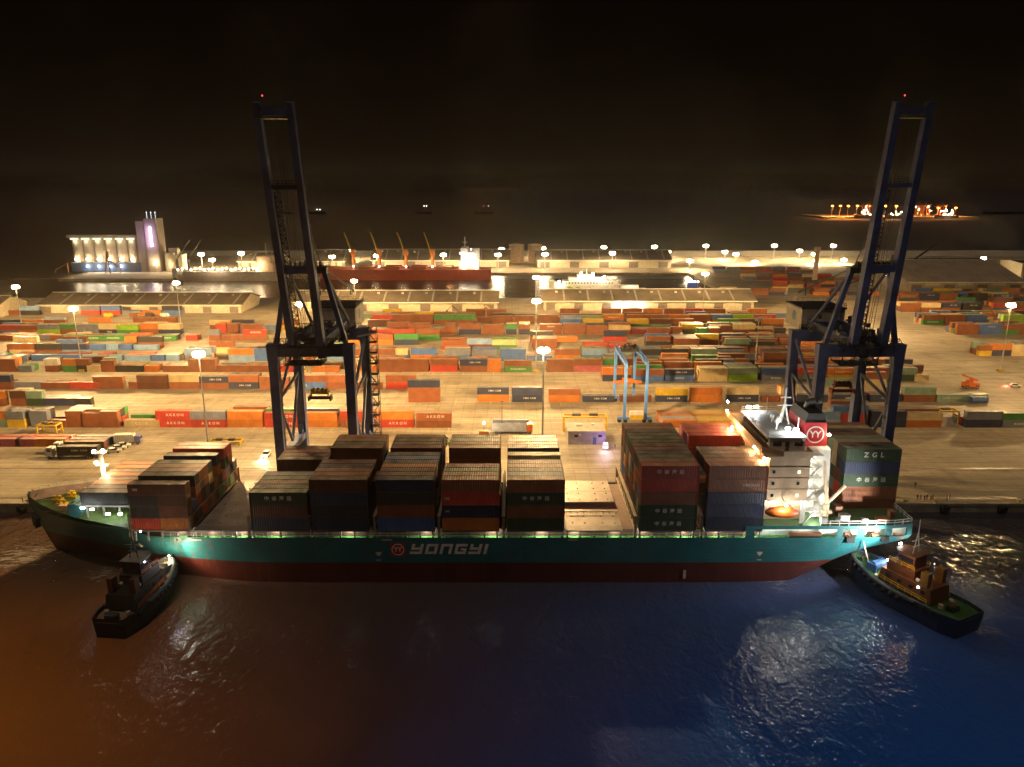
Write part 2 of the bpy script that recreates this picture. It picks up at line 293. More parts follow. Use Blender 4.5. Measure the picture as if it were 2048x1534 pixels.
# ---------------------------------------------------------------- containers
CW = 2.44
def cont_mesh(L, H, detail=True):
    m = MB(); x0, x1, y0, y1 = -L / 2, L / 2, -CW / 2, CW / 2; p = .16
    for sx in (x0, x1 - p):
        for sy in (y0, y1 - p): m.box(sx, sx + p, sy, sy + p, 0, H)
    for sy in (y0, y1 - .1): m.box(x0 + p, x1 - p, sy + .003, sy + .097, .02, .2).box(x0 + p, x1 - p, sy + .003, sy + .097, H - .13, H - .003)
    for sx in (x0 + .003, x1 - .103): m.box(sx, sx + .1, y0 + p, y1 - p, .02, .2).box(sx, sx + .1, y0 + p, y1 - p, H - .13, H - .003)
    n = int(L / .52); d = .055; a = (L - 2 * p) / n
    for s, yy in ((1, y0 + .02), (-1, y1 - .02)):
        xs = []
        for i in range(n): b = x0 + p + i * a; xs += [(b, 0), (b + a * .3, 0), (b + a * .5, d), (b + a * .8, d)]
        xs.append((x1 - p, 0)); k = len(xs)
        m.add([(x, yy + s * q, .2) for x, q in xs] + [(x, yy + s * q, H - .13) for x, q in xs], [(i, i + 1, k + i + 1, k + i) for i in range(k - 1)])
    xs = []
    for i in range(n): b = x0 + p + i * a; xs += [(b, 0), (b + a * .35, 0), (b + a * .5, -.04), (b + a * .85, -.04)]
    xs.append((x1 - p, 0)); k = len(xs); m.add([(x, y0 + .1, H - .02 + q) for x, q in xs] + [(x, y1 - .1, H - .02 + q) for x, q in xs], [(i, i + 1, k + i + 1, k + i) for i in range(k - 1)])
    for sx in (x0 + .06, x1 - .06): m.add([(sx, y0 + p, .2), (sx, y1 - p, .2), (sx, y1 - p, H - .13), (sx, y0 + p, H - .13)], [(0, 1, 2, 3)])
    m.add([(x0 + p, y0 + .1, .1), (x1 - p, y0 + .1, .1), (x1 - p, y1 - .1, .1), (x0 + p, y1 - .1, .1)], [(3, 2, 1, 0)])
    return m.mesh('shipping_container', pm('r'))
def door_mesh(L, H):
    m = MB(); x = L / 2
    for s in (-1, 1):
        m.box(x - .055, x + .0, s * .52 - .5, s * .52 + .5, .22, H - .15)
        for r in (-.22, .22): m.cyl((x + .04, s * .52 + r, .1), (x + .04, s * .52 + r, H - .06), .035, n=6)
        m.box(x + .0, x + .05, s * .52 - .3, s * .52 + .3, .95, 1.02)
    return m.mesh('door', pm('r'))
CM = {(L, H): cont_mesh(L, H) for L in (12.19, 6.06) for H in (2.59, 2.9)}; DM = {k: door_mesh(*k) for k in CM}
TXT = {}
SPEC = []                         # every container asked for; the largest in view become objects
def want(x, y, z, L, H, code, label, group, door=0, txt=None, vis=1.0, tc='w'):
    SPEC.append(dict(x=x, y=y, z=z, L=L, H=H, c=code, label=label, group=group, door=door, txt=txt, vis=vis, tc=tc))
def put(s):
    o = bpy.data.objects.new('shipping_container', CM[(s['L'], s['H'])]); C.objects.link(o); o.location = (s['x'], s['y'], s['z'])
    o.rotation_euler.z = math.pi if s['door'] < 0 else 0
    o.material_slots[0].link = 'OBJECT'; o.material_slots[0].material = pm(s['c']); tag(o, s['label'], 'container', s['group'])
    if s['door']:
        d = link('door', DM[(s['L'], s['H'])], o); d.material_slots[0].link = 'OBJECT'; d.material_slots[0].material = pm(s['c'])
    if s['txt']:
        t = s['txt']; me = text_mesh(t[0], t[1], letter if s['tc'] == 'w' else mat('letter_dark', (.03, .03, .05), .5), t[3] if len(t) > 3 else 0, .02, t[4] if len(t) > 4 else 1.25)
        q = link('lettering', me, o); fl = -1 if s['door'] < 0 else 1; q.location = (fl * t[2], -fl * (CW / 2 + .012), s['H'] * .53)
        if fl < 0: q.rotation_euler.z = math.pi
    return o
def flush():
    cp = Vector((0, 0, CAMH))
    for s in SPEC: s['px'] = s['vis'] * (F * s['L'] / s['y']) * (F * s['H'] / s['y'])
    SPEC.sort(key=lambda s: -s['px'])
    for s in SPEC[:300]: put(s)
    codes = list(PAL); m = MB(); lt = []
    for s in SPEC[300:]:
        m.m = codes.index(s['c']); x, y, z, L, H = s['x'], s['y'], s['z'], s['L'], s['H']
        if s['vis'] <= 0: continue
        m.box(x - L / 2, x + L / 2, y - CW / 2, y + CW / 2, z, z + H)
        m.m = len(codes)
        if s['txt']:
            me = text_mesh(s['txt'][0], s['txt'][1], letter, 0, .02, 1.25); k = Vector((x + s['txt'][2], y - CW / 2 - .02, z + H * .53))
            m.add([v.co + k for v in me.vertices], [tuple(p.vertices) for p in me.polygons])
    o = m.build('container_field', [pm(c) for c in codes] + [letter]); o['kind'] = 'stuff'; o['label'] = 'far rows of small stacked shipping containers filling the back of the yard'
# ---- aboard the ship
SY, ZB = 150.5, 9.9
CJ = '中谷海运'
def rnd_top(): return random.choice('rrrdddGtsnkrmdo')
BAYS = [  # x of left end, first row y, base z, tier h, tiers per row near -> far, near stack bottom -> top, text by tier
    (-95.4, 157.0, 13.0, 2.9, [1] * 8, ['k'], {}),
    (-81.2, SY, ZB + .2, 2.59, [4, 2, 4, 4, 4, 4, 2, 4, 2, 4, 4, 2], [('R', 'o'), ('k', 'd'), ('k', 'd'), 'd'], {3: ('UES', .7, -4.6, 0, 1.0)}),
    (-68.3, SY, ZB, 2.9, [0] * 12, [], {}),
    (-55.7, SY, ZB, 2.9, [3] * 5 + [1, 1, 1] + [3] * 4, ['n', 'd', 'G'], {2: (CJ, 1.05, 0, 0, 2.0)}),
    (-42.8, SY, ZB, 2.9, [4] * 5 + [2, 2, 2] + [4] * 4, ['n', 'k', 'n', 'd'], {}),
    (-28.7, SY, ZB, 2.9, [4] * 7 + [2] + [4] * 4, ['b', 'r', 'k', 'n'], {}),
    (-14.9, SY, ZB, 2.9, [4] * 4 + [1] * 4 + [4] * 4, ['o', 'n', 'R', 'r'], {2: ('UES', .75, -5, 0, 1.0), 1: ('UES', .6, -5, 0, 1.0)}),
    (-1.05, SY, ZB, 2.9, [4] * 5 + [2, 4, 2] + [4] * 4, ['G', 'r', 'G', 'r'], {2: (CJ, 1.05, 0, 0, 2.0)}),
    (11.6, SY, ZB, 2.9, [0] * 12, [], {}),
    (27.2, SY, ZB, 2.95, [5] * 12, ['G', 'G', 'r', 'R', 'R'], {0: (CJ, 1.05, 0, 0, 2.0), 1: (CJ, 1.05, 0, 0, 2.0), 4: (CJ, 1.05, 0, 0, 2.0)}),
    (41.4, SY, ZB, 2.95, [5] * 5 + [2] * 3 + [5] * 4, ['n', 'n', 'n', 'r', 'r'], {3: ('CRONOS', .8, 3, 0, 1.1)}),
    (74.2, 160.0, 10.2, 2.95, [5] * 8, ['r', 'r', 'G', 'n', 'G'], {2: (CJ, 1.2, 0, 0, 2.0), 4: ('ZGL', 1.6, 0, 0, 1.9)}),
]
BN = ['bow', 'second', 'third', 'fourth', 'fifth', 'sixth', 'seventh', 'eighth', 'ninth', 'tenth', 'eleventh', 'stern']
TW = {1: 'bottom', 2: 'second', 3: 'third', 4: 'fourth', 5: 'fifth'}
endmix = 'rrdGtobnskRrgmc'
for bi, (bx, by, bz, th, rows, near, tx) in enumerate(BAYS):
    nb = [BAYS[j] if 0 <= j < len(BAYS) else None for j in (bi - 1, bi + 1)]
    for ri, n in enumerate(rows):
        for t in range(n):
            top = t == n - 1; front = ri == 0; step = ri > 0 and rows[ri - 1] < t + 1
            back = ri == len(rows) - 1
            # ends that can be seen: stern ends left of the camera, bow ends right of it
            y = by + CW / 2 + ri * 2.5; right = bx < 0; o_ = nb[1] if right else nb[0]
            rj = int(round((y - CW / 2 - (o_[1] if o_ else 0)) / 2.5)) if o_ else -1
            on = o_[4][rj] if o_ and 0 <= rj < len(o_[4]) and abs(o_[0] - bx) < 16 else 0
            end = t + 1 > on
            if not (top or front or step or end or back): continue
            code = near[t] if front else (rnd_top() if not end else random.choice(endmix))
            if bi == 10 and ri >= 8 and t >= 3: code = 'R'
            if bi == 0 and not front: code = random.choice('oord')
            vis = 1.1 if front else (.75 if step else (.42 if top else (.3 if end else .02)))
            if bi in (1, 9, 11) and end and not front: vis = max(vis, .45)
            if back and not (top or end): vis = .02
            H = 2.59 if th < 2.7 else 2.9
            dv = (1 if right else -1) if end and (bi in (1, 9, 11) or top or front) else 0
            tier = 'top' if top else TW[t + 1]
            for hi, cc in enumerate(code if isinstance(code, tuple) else [code]):
                two = isinstance(code, tuple); L = 6.06 if two else 12.19; x = bx + (3.03 + hi * 6.13 if two else 6.095)
                # rows are counted from the water side
                lab = f"{PAL[cc][0]} {'short ' if two else ''}container, {tier} tier, {nth(ri)} row from water, {BN[bi]} {'stack' if BN[bi] in ('bow', 'stern') else 'stack from bow'} aboard ship"
                if two: lab = lab.replace(' aboard ship', ', bow half' if hi == 0 else ', stern half')
                want(x, y, bz + t * th, L, H, cc, lab, 'containers stacked aboard the ship', dv if not two else 0, tx.get(t) if front and not two else None, vis)
# ---- in the yard: bottom pixel row of each line, then x of left end : feet : colours bottom to top [: text]
A = ('A', 'AKKON', 1.25, 0); CMA = ('CMA CGM', .95, 0); EVG = ('EVERGREEN', 1.0, 0); UN = ('APL', 1.3, -3)
TXD = {'A': ('AKKON', 1.35, .6, 0, 1.5), 'C': ('CMA CGM', .9, .6), 'E': ('EVERGREEN', 1.05, 0), 'P': ('APL', 1.3, -2.5), 'O': ('COSCO', 1.0, 0), 'H': ('Hapag-Lloyd', 1.1, 0), 'M': ('MAERSK', 1.0, 0), 'X': ('CCCD', 1.2, 0, 0, 1.5), 'U': ('HAL', 1.2, 1), 'S': ('HAMBURG SÜD', .9, 0)}
YARD = [
 (855, 1, 'ship', '-10:2:to 16:2:ys 61:2:ss 98:2:r 133:2:rr 168:2:rr 203:2:rr 248:4:c:0X 313:4:RR:0A1A 383:4:Rs:0A1 456:4:oo 530:4:RR:0A1A 605:4:oo 682:4:rR:0A 757:4:Ro:0A 832:4:rr:1A 1608:4:ll 1662:4:RRb 1740:4:nn 1812:4:oc 1930:4:ns 2003:4:sg:0M'),
 (812, 0, 'second', '-20:2:ro 22:2:rd 55:2:Gt 88:4:n 150:2:k'),
 (804, 0, 'third', '817:4:rrn 955:4:on:1C 1024:4:nn:0C 1097:4:or 1165:4:n:0C 1240:4:d 1312:4:ny:0C 1380:4:oo 1453:4:nc:0C 1524:2:r 1560:2:oc 1592:4:n:0C 1668:4:n:0C 1740:4:n:0C 1806:4:rt 1873:4:t:0S 1945:2:t:0C'),
 (778, 0, 'fourth', '-35:4:rn 28:4:s 82:4:r 140:4:R 188:4:rr 258:2:r 276:4:dd 339:4:rc 400:4:rn:1C 458:4:nr:0C 520:4:rr 592:4:br:0P 650:4:rr 705:4:r 772:4:Rr'),
 (763, 1, 'fifth', '1205:4:no 1270:4:br 1330:4:bn:0O1C 1397:4:cc 1457:4:Lt 1523:4:sb:0M 1596:4:tR:0S1S 1655:4:yo:1H 1722:4:gm 1775:4:Gt 1828:2:c'),
 (744, 1, 'sixth', '-22:4:rr 37:2:s 90:2:rw 126:2:go 152:2:kr 174:2:c 203:2:rr 232:4:k 290:2:o 326:4:r 378:4:rr 435:4:r 488:4:r 550:4:R 625:4:o 700:4:oc 752:4:rr 803:4:rr 861:4:Rr 920:4:rn:1C 975:2:oo 1009:4:gr:0E 1093:4:rr 1148:4:pr 1208:2:cg 1240:4:cd 1320:4:co 1390:4:dk 1440:2:ks 1470:2:oo 1525:4:ddr 1600:4:rd 1655:4:do 1715:4:dr 1768:4:dn'),
 (722, 1, 'seventh', '-12:2:b 30:2:s 63:4:b 115:4:b 168:2:l 192:2:b 219:2:l 250:4:l 304:2:b 333:2:l 370:4:sl 458:4:lo 510:4:bb 575:4:rc 640:4:lr 690:4:or 740:4:lr 790:2:bc 822:4:ob 890:4:bs 944:4:os 1000:4:bb 1053:4:b 1110:4:or 1163:4:bl 1218:4:bs 1272:4:sk 1325:4:sk 1382:4:st 1436:4:bs 1520:4:dd 1575:4:dr 1640:4:rr 1700:4:rd'),
 (700, 1, 'eighth', '15:4:r 68:4:c 115:4:bb 163:4:b 212:2:l 240:2:b 267:4:l 884:4:Rr:0A 936:4:ml:0A 985:4:gc 1066:4:rr 1167:4:R 1218:4:R:0A 1297:4:r 1350:4:tr 1450:4:dt 1505:4:dr 1560:4:rr'),
 (681, 1, 'ninth', '-8:2:r 14:2:r 38:2:R 58:2:r 77:2:s 100:2:r 124:4:g:0E 163:4:g:0E 205:4:g:0E 250:4:R 308:4:g:0E 372:2:R 418:2:rs 442:4:r 488:4:rR:1A 1297:4:R 1347:2:s 1372:2:r 1398:2:r 1423:2:t 1450:4:t 1505:4:r 1555:2:r'),
 (669, 1, 'tenth', '0:4:sR 38:4:or 77:4:Ls 115:4:rg 155:4:ss:0M 195:4:nc:0U 235:4:gL 280:4:ro 318:4:nc 432:2:RR 455:2:rr 483:4:rr 742:4:R 772:4:r 817:4:rr 868:2:r 890:2:rr 917:4:nr 964:4:rr 1012:2:ng 1038:2:nr 1080:4:rr:1M 1127:4:rr 1172:4:rr 1217:4:rc 1262:4:m 1308:4:n 1362:4:ty 1418:4:rr 1466:4:rc 1515:4:r 1912:4:rr 1958:4:bb:1O 2010:4:rr 1992:4:gr'),
 (649, 2, 'eleventh', '745:4:bR 785:4:rr 825:4:rr 868:4:rg 910:4:rg 985:4:rr 1028:4:rr 1075:4:rr 1122:4:rl 1165:4:rt 1207:4:so:1H 1252:4:sr 1294:4:cr:0M 1337:4:oo 1380:4:or 1423:4:ob 1466:4:bL 1510:4:cR:0M1S 1845:4:gr:0E 1888:4:rr 1932:4:bb 1977:2:c 2005:4:LL'),
 (624, 2, 'twelfth', '1803:4:rr 1843:4:rc 1884:4:rn:1C 1925:4:kk:1C 1965:2:r 1985:4:bR 2025:4:Rr'), (603, 2, 'thirteenth', '1800:4:rr 1842:4:nn:1C 1880:4:rr 1925:2:b 1940:4:kk 1978:2:r 1990:4:nn:1C 2025:4:nr:1C'),
 (712, 1, 'short', '1957:2:yr 1975:4:no 2022:2:cc 2040:2:cc'),
]
back = 'rrrrdoRnbtsckrrg'
for (yp, nb, rn, items) in YARD:
    D0 = gp(1024, yp).y; k = 0
    for it in items.split():
        f = it.split(':'); px = float(f[0]); L = 6.06 if f[1] == '2' else 12.19; H = random.choice((2.59, 2.9, 2.9, 2.9)); yy = D0 + random.uniform(-.35, .35)
        x = pd(px, yp, D0).x + L / 2; tx = {int(a): TXD[b] for a, b in zip(f[3][::2], f[3][1::2])} if len(f) > 3 else {}
        k += 1
        for t, c in enumerate(f[2]):
            tier = ['lower', 'upper', 'third'][t] if len(f[2]) > 1 else 'single'
            lab = f"{'short ' if L < 7 else ''}{PAL[c][0]} container, {tier} tier, {nth(k - 1)} stack from left in {'front yard row' if rn == 'ship' else 'a short row at the right edge' if rn == 'short' else rn + ' yard row from ship'}"
            td = tx.get(t); td = td if td is None or L > 7 else (td[0], td[1] * .55, 0)
            topv = 1.25 if t == len(f[2]) - 1 else .9
            want(x + random.uniform(-.12, .12), yy + CW / 2, t * H, L, H, c, lab, 'containers stacked in the yard', (1 if x < 0 else -1) if yp > 740 else 0, td, topv, 'k' if c == 'o' and td and 'Hap' in td[0] else 'w')
        for b in range(nb + (1 if random.random() < .5 else 0) + (nb > 0 and px > 1180 and random.random() < .7)):
            n = max(0, len(f[2]) - (random.random() < .45)) if b == 0 else random.choice((1, 2, 2, 1))
            if yp > 800 and not (px < 250 or 400 < px < 640 or px > 1550): n = 0
            for t in range(n):
                c = random.choice(back)
                want(x + random.uniform(-.3, .3), yy + CW / 2 + 2.75 * (b + 1), t * 2.9, L, 2.9, c, f"{PAL[c][0]} container, {['lower', 'upper', 'third'][t]} tier, {nth(b)} one behind the {nth(k - 1)} stack of {'the front' if rn == 'ship' else 'the right edge' if rn == 'short' else rn} yard row", 'containers stacked in the yard', 0, None, .3 if t == n - 1 else .04)
for px, cs in ((1325, 'oloro'), (1393, 'yyoyy')):
    for j, c in enumerate(cs): p0 = pd(px, 855, 252); want(p0.x + 6.1, 253.3 + j * 2.6, 0, 12.19, 2.59, c, f"{PAL[c][0]} container, {nth(j)} from the ship in the low block {'beside the gantry' if px < 1390 else 'before the wheelhouse'}", 'containers stacked in the yard', 0, None, .5)
for j, c in enumerate('bo'): want(pd(1446, 855, 252).x + 9, 253.3, j * 2.6, 12.19, 2.59, c, f"{PAL[c][0]} container, {['lower', 'upper'][j]} one of the pair in the front yard row beside the wheelhouse", 'containers stacked in the yard', 0, None, 1.2)
for px, c, L in ((-26, 'R', 12.19), (2, 'p', 6.06), (32, 'p', 6.06), (56, 'o', 12.19), (140, 'n', 12.19)):
    for j in (0, 1):
        if L > 7 or j == 0: p0 = pd(px, 897, 232); want(p0.x + L / 2 + j * .8, 233.4 + j * 2.7, 0, L, 2.59, c if j == 0 or c == 'n' else 'R', f"{'short ' if L < 7 else ''}{PAL[c if j == 0 or c == 'n' else 'R'][0]} container {'before' if j == 0 else 'behind another before'} the small yellow frame, {nth([-26, 2, 32, 56, 140].index(px))} from left", 'containers stacked in the yard', 0, None, 1.2 - j * .7)
rf = random.Random(21)
for yp, xa, xb in ((732, 1210, 1620), (706, 420, 560), (706, 1290, 1640), (690, 1290, 1620), (690, 640, 860), (660, 420, 760), (658, 1120, 1560), (637, 640, 1090), (636, 1120, 1540), (612, 1800, 2040), (640, 1860, 2040), (630, 0, 330), (660, 0, 150), (711, 20, 260), (655, 90, 330), (644, 740, 1090), (680, 640, 860), (750, 1210, 1600), (772, 1650, 1800), (684, 1060, 1300), (716, 1290, 1600), (589, 1440, 1560), (592, 1830, 2040)):
    D0 = gp(1024, yp).y; x = pd(xa, yp, D0).x; x1 = pd(xb, yp, D0).x
    while x < x1:
        if rf.random() < .82:
            for t in range(rf.choice((1, 2, 2))): want(x + 6.1, D0 + 1.2, t * 2.9, 12.19, 2.9, rf.choice('rrrrdoRnbtsckglyor'), 'far container', '', 0, None, .05)
        x += 13.0
# far right clusters and the ones beyond the sheds
for (xp, yp, n, sd) in ((1440, 545, 7, 3), (1500, 560, 9, 4), (1560, 575, 8, 5), (1450, 590, 5, 6), (1620, 560, 6, 7), (1530, 545, 6, 8), (1640, 590, 6, 9), (1870, 590, 4, 10)):
    rr = random.Random(sd); p0 = gp(xp, yp)
    for i in range(n):
        for t in range(rr.choice((1, 2, 2))):
            want(p0.x + (i % 4) * 12.8 + rr.uniform(-1, 1), p0.y + (i // 4) * 5 + rr.uniform(-1, 1), t * 2.6, 12.19, 2.59, rr.choice('rroRbcnsr'), 'far container', '', 0, None, .5)
flush()
# ---------------------------------------------------------------- the container ship
CY = 166.0
ship = thing('container_ship', 'long teal hulled container ship with red waterline moored along the quay, lettering on its side', 'ship', (0, CY, 0))
def interp(tab, x):
    if x <= tab[0][0]: return tab[0][1]
    for (a, va), (b, vb) in zip(tab, tab[1:]):
        if x <= b: t = (x - a) / (b - a); return va + (vb - va) * t
    return tab[-1][1]
BD = [(-113, .3), (-111, 2.4), (-107, 5.6), (-101, 9.0), (-94, 12.0), (-86, 14.2), (-78, 15.3), (-70, 15.6), (74, 15.6), (82, 15.2), (86.4, 14.2)]
BWL = [(-108, .05), (-104, 1.0), (-97, 3.0), (-88, 6.4), (-78, 10.2), (-68, 13.2), (-58, 15.0), (-48, 15.6), (30, 15.6), (45, 15.4), (57, 14.8), (66, 14.0), (74, 13.2), (82, 12.6), (86.4, 12.0)]
ZT = [(-113, 12.2), (-105, 11.5), (-97, 11.0), (-90, 10.7), (-84, 10.2), (-79, 8.7), (-76, 8.3), (86.4, 8.3)]
ZK = [(-113, 9.5), (-112, 6.5), (-110, 1.5), (-108, -3.2), (-107, -4), (52, -4), (58, -3.5), (64, -1.2), (68, 1.0), (73, 3.2), (78, 4.7), (86.4, 6.4)]
def hb(x, z):
    zk, zt = interp(ZK, x), interp(ZT, x); t = max(0, min(1, (z - zk) / max(.1, zt - zk))); bd, bw = interp(BD, x), min(interp(BD, x), interp(BWL, x))
    e = 1.7 if x < -40 else .55
    return bw + (bd - bw) * (t ** e)
xs = [-113, -112, -111, -110, -109, -108, -106, -104, -102, -99, -96, -93, -90, -87, -84, -81, -78, -75, -70, -65, -58, -50, -40, -25, -10, 5, 20, 30, 38, 45, 50, 54, 58, 62, 66, 70, 74, 78, 81, 84, 86.4]
h = MB(); grid = []
for x in xs:
    zk, zt = interp(ZK, x), interp(ZT, x); zm = max(zk + .02, min(2.4, zt - .3))
    zs = [zk + (zm - zk) * i / 4 for i in range(5)] + [zm + (zt - zm) * i / 5 for i in range(1, 6)]
    grid.append([(hb(x, z), z) for z in zs])
nz = 10
for sgn in (-1, 1):
    k = len(h.v); h.v += [(x, sgn * b, z) for x, c in zip(xs, grid) for b, z in c]
    for i in range(len(xs) - 1):
        for j in range(nz - 1):
            q = (k + i * nz + j, k + (i + 1) * nz + j, k + (i + 1) * nz + j + 1, k + i * nz + j + 1)
            h.f.append(q if sgn < 0 else q[::-1]); h.mi.append(1 if j < 4 else 0)
h.m = 0; c = grid[-1]; x = xs[-1]                                          # transom
h.add([(x, -b, z) for b, z in c] + [(x, b, z) for b, z in c], [(j, nz + j, nz + j + 1, j + 1) for j in range(nz - 1)])
h.build('hull', [teal, boot], ship, smooth=True)
def plate(z, x0, x1, inset, name, m, parent=ship, zf=None):
    b = MB(); X = [x0] + [x for x in xs if x0 < x < x1] + [x1]; vs = []
    for x in X: w = max(.05, hb(x, zf or z) - inset); vs += [(x, -w, z), (x, w, z)]
    b.add(vs, [(2 * i, 2 * i + 2, 2 * i + 3, 2 * i + 1) for i in range(len(X) - 1)]); return b.build(name, m, parent)
plate(7.4, -82, 86.2, .08, 'main_deck', gdeck); plate(9.9, -112.6, -83, .12, 'foredeck', mat('fore_green', (.06, .13, .03), .6, dirt=.5), zf=11); plate(10.75, 50, 86.3, .02, 'poop_deck', mat('poop_green', (.04, .085, .028), .6, dirt=.5), zf=8.3)
for q in ((71, 73, -13.6, -12.2, 1.6), (75.5, 76.6, -14.2, -13.4, 1.1), (79, 81.4, -13.8, -12.4, .9), (83, 84, -11, -9.6, 1.3), (71.5, 73, -9.6, -8, 1.9), (84.4, 85.2, -4, -2.6, 1.2), (66.5, 67.8, -14.6, -13.6, 1.4)): MB().box(*q[:4], 10.76, 10.76 + q[4]).box(q[0] - .08, q[1] + .08, q[2] - .08, q[3] + .08, 10.76 + q[4], 10.9 + q[4]).build('deck_locker', random.choice((grey, white, mat('winch_brown', (.25, .1, .05), .6))), ship)
MB().box(-83.2, -83, -13.5, 13.5, 7.4, 10.2).build('deck_bulkhead', white, ship)
b = MB()                                                                    # hull side above the mooring deck: posts and top strake
for x0, x1 in ((50, 52), (69.6, 70.9), (74, 75.6), (80.2, 81.6), (85.2, 86.4)):
    for s in (-1, 1): b.add([(x0, s * hb(x0, 8.3), 8.3), (x1, s * hb(x1, 8.3), 8.3), (x1, s * hb(x1, 8.3), 10.2), (x0, s * hb(x0, 8.3), 10.2)], [(0, 1, 2, 3)])
for s in (-1, 1):
    X = [50] + [x for x in xs if 50 < x]
    b.add([(x, s * hb(x, 8.3), z) for x in X for z in (10.2, 11.0)], [(2 * i, 2 * i + 2, 2 * i + 3, 2 * i + 1) for i in range(len(X) - 1)])
b.box(86.2, 86.4, -14.2, 14.2, 8.3, 11.0).build('stern_bulwark', teal, ship)
MB().box(50.5, 86, -12.6, -12.4, 7.4, 10.7).box(50.5, 86, 12.4, 12.6, 7.4, 10.7).build('mooring_wall', white, ship)
for x in (57, 64, 72.5, 78, 83.5): lamp(ship, (x, -14.0, 10.3), 260, (.92, 1, .9), .25)
for x in (72, 77.8, 82.8): MB().cyl((x, -14.0, 8), (x + 1.5, -14.0, 8), .6).box(x - .4, x + 1.9, -14.4, -13.2, 7.4, 7.7).build('mooring_winch', mat('winch_brown', (.25, .1, .05), .6), ship)
MB().box(60, 67, -14.2, -13.4, 7.4, 8.6).build('pipe_rack', mat('winch_brown', (.25, .1, .05), .6), ship)
# fenders and marks
for x in (71.8, 79.4): MB().box(x, x + 1.7, -hb(x, 7.6) - .5, -hb(x, 7.6) + .1, 7.2, 8.5).build('chock', black, ship)
# coamings, hatch covers, side posts, rails
hc = mat('hatch_cover', (.34, .29, .24), .6, .1, .2, .3, .4)
b = MB(); b.box(-82, 53.4, -12.9, 12.9, 7.4, 9.0).build('hatch_coaming', mat('coaming_brown', (.18, .09, .06), .6), ship)
for i, x in enumerate((-68.3, 11.6)):
    for j in range(4):
        if i == 1 and j == 1: continue
        y0 = -13 + j * 6.5; q = MB().box(x, x + 12.3, y0 + .04, y0 + 6.46, 9.05, 9.75)
        for kx in (1.5, 4.2, 8.1, 10.8):
            for ky in (1.4, 4.9): q.box(x + kx, x + kx + .3, y0 + ky, y0 + ky + .3, 9.75, 9.93)
        q.build('hatch_cover', hc, ship)
for (bx, by, bz, th, rows, near, tx) in BAYS[1:11]:
    if rows[0]: MB().box(bx, bx + 12.2, -13, 13, 9.05, bz - .06).build('hatch_cover', hc, ship)
q = MB()
for j in range(9): q.box(11.8 + j * 1.45, 11.95 + j * 1.45, -6.4, -6.2, 9.0, 10.1)
q.box(11.6, 23.9, -6.4, -6.2, 10.1, 10.25).build('hatch_railing', grey, ship)
b = MB()
for (bx, *_r) in BAYS[1:11]:
    for dx in (.3, 3.0, 6.0, 9.0, 11.7): b.box(bx + dx - .16, bx + dx + .16, -15.35, -15.0, 7.4, 9.8)
    b.box(bx, bx + 12.2, -15.4, -13, 9.55, 9.82)
b.build('stack_support', mat('support_grey', (.22, .2, .18), .6), ship)
q = MB()
for i in range(1, 11):
    x = BAYS[i][0] - .75
    for s in (-15, 15): q.box(x - .25, x + .25, s - .2, s + .2, 7.4, 13)
    for zz in (9.9, 12.9): q.box(x - .35, x + .35, -15.2, 15.2, zz, zz + .14)
    for k in range(11): q.box(x - .08, x + .08, -12.5 + 2.5 * k - .08, -12.5 + 2.5 * k + .08, 10, 12.9)
q.build('lashing_bridge', mat('lashing_grey', (.3, .25, .18), .55, .2), ship)
MB().rail([(x, -hb(x, 8.3) + .06, 8.3) for x in (-75, -50, -25, 0, 25, 49.5)], 1.0, .045, 1.6).build('railing', white, ship)
MB().rail([(x, -hb(x, 8.3) + .1, 11.0) for x in (66, 74, 82, 86, 86.2)] + [(86.2, 14, 11.0)], 1.1, .06, 1.7).build('railing', white, ship)
MB().rail([(x, hb(x, 11) - .1, interp(ZT, x)) for x in (-111, -107, -101, -94, -86)], 1.0, .05, 1.6).build('railing', white, ship)
for xp in (350, 415, 476, 545, 695, 850, 985, 1083, 1152, 1232, 1290, 1373, 1440, 1508):
    x = (xp - 1024) * 163.5 / F; s = interp(BD, x)
    d = MB().box(x - .45, x + .45, -13.25, -13.05, 8.7, 9.05).build('deck_lamp', gl_white, ship); lamp(d, (x, -13.6, 8.9), 330 * random.uniform(.6, 1.4), (.92, 1, .92), .2)
# lettering and emblem on the hull
def emblem(parent, loc, r, red=True, rz=0):

    m = MB()
    if red: m.m = 1; m.box(-r * 1.15, r * 1.15, -.02, .02, -r * 1.15, r * 1.15); m.m = 0
    n = 40
    vs = []
    for i in range(n): t = 2 * math.pi * i / n; vs += [(math.cos(t) * q, y, math.sin(t) * q) for q in (r, r * .86) for y in (-.05, -.03)]
    m.add(vs, [f for i in range(n) for f in ((4 * i, 4 * ((i + 1) % n), 4 * ((i + 1) % n) + 2, 4 * i + 2), (4 * i + 1, 4 * i, 4 * ((i + 1) % n), 4 * ((i + 1) % n) + 1), (4 * i + 2, 4 * ((i + 1) % n) + 2, 4 * ((i + 1) % n) + 3, 4 * i + 3))])
    t = text_mesh('YY', r * 1.15, letter, 0, .02, .85); m.add([v.co + Vector((0, -.05, 0)) for v in t.vertices], [tuple(p.vertices) for p in t.polygons])
    o = m.build('emblem', [letter, redp], parent); o.location = loc; o.rotation_euler.z = rz; return o
m = MB()
def stroke(ox, segs, H=2.35, Wd=2.5, st=.62, sh=.25):
    for (a, b_, c, d) in segs:                                            # boxes on a unit letter cell, slanted
        p = [(a, b_), (c, b_), (c, d), (a, d)]; vs = [(ox + u * Wd + v * H * sh, y, v * H) for y in (-.03, 0.0) for u, v in p]
        m.add(vs, [(0, 1, 2, 3), (7, 6, 5, 4), (0, 4, 5, 1), (1, 5, 6, 2), (2, 6, 7, 3), (3, 7, 4, 0)])
t_ = .25; v_ = .24
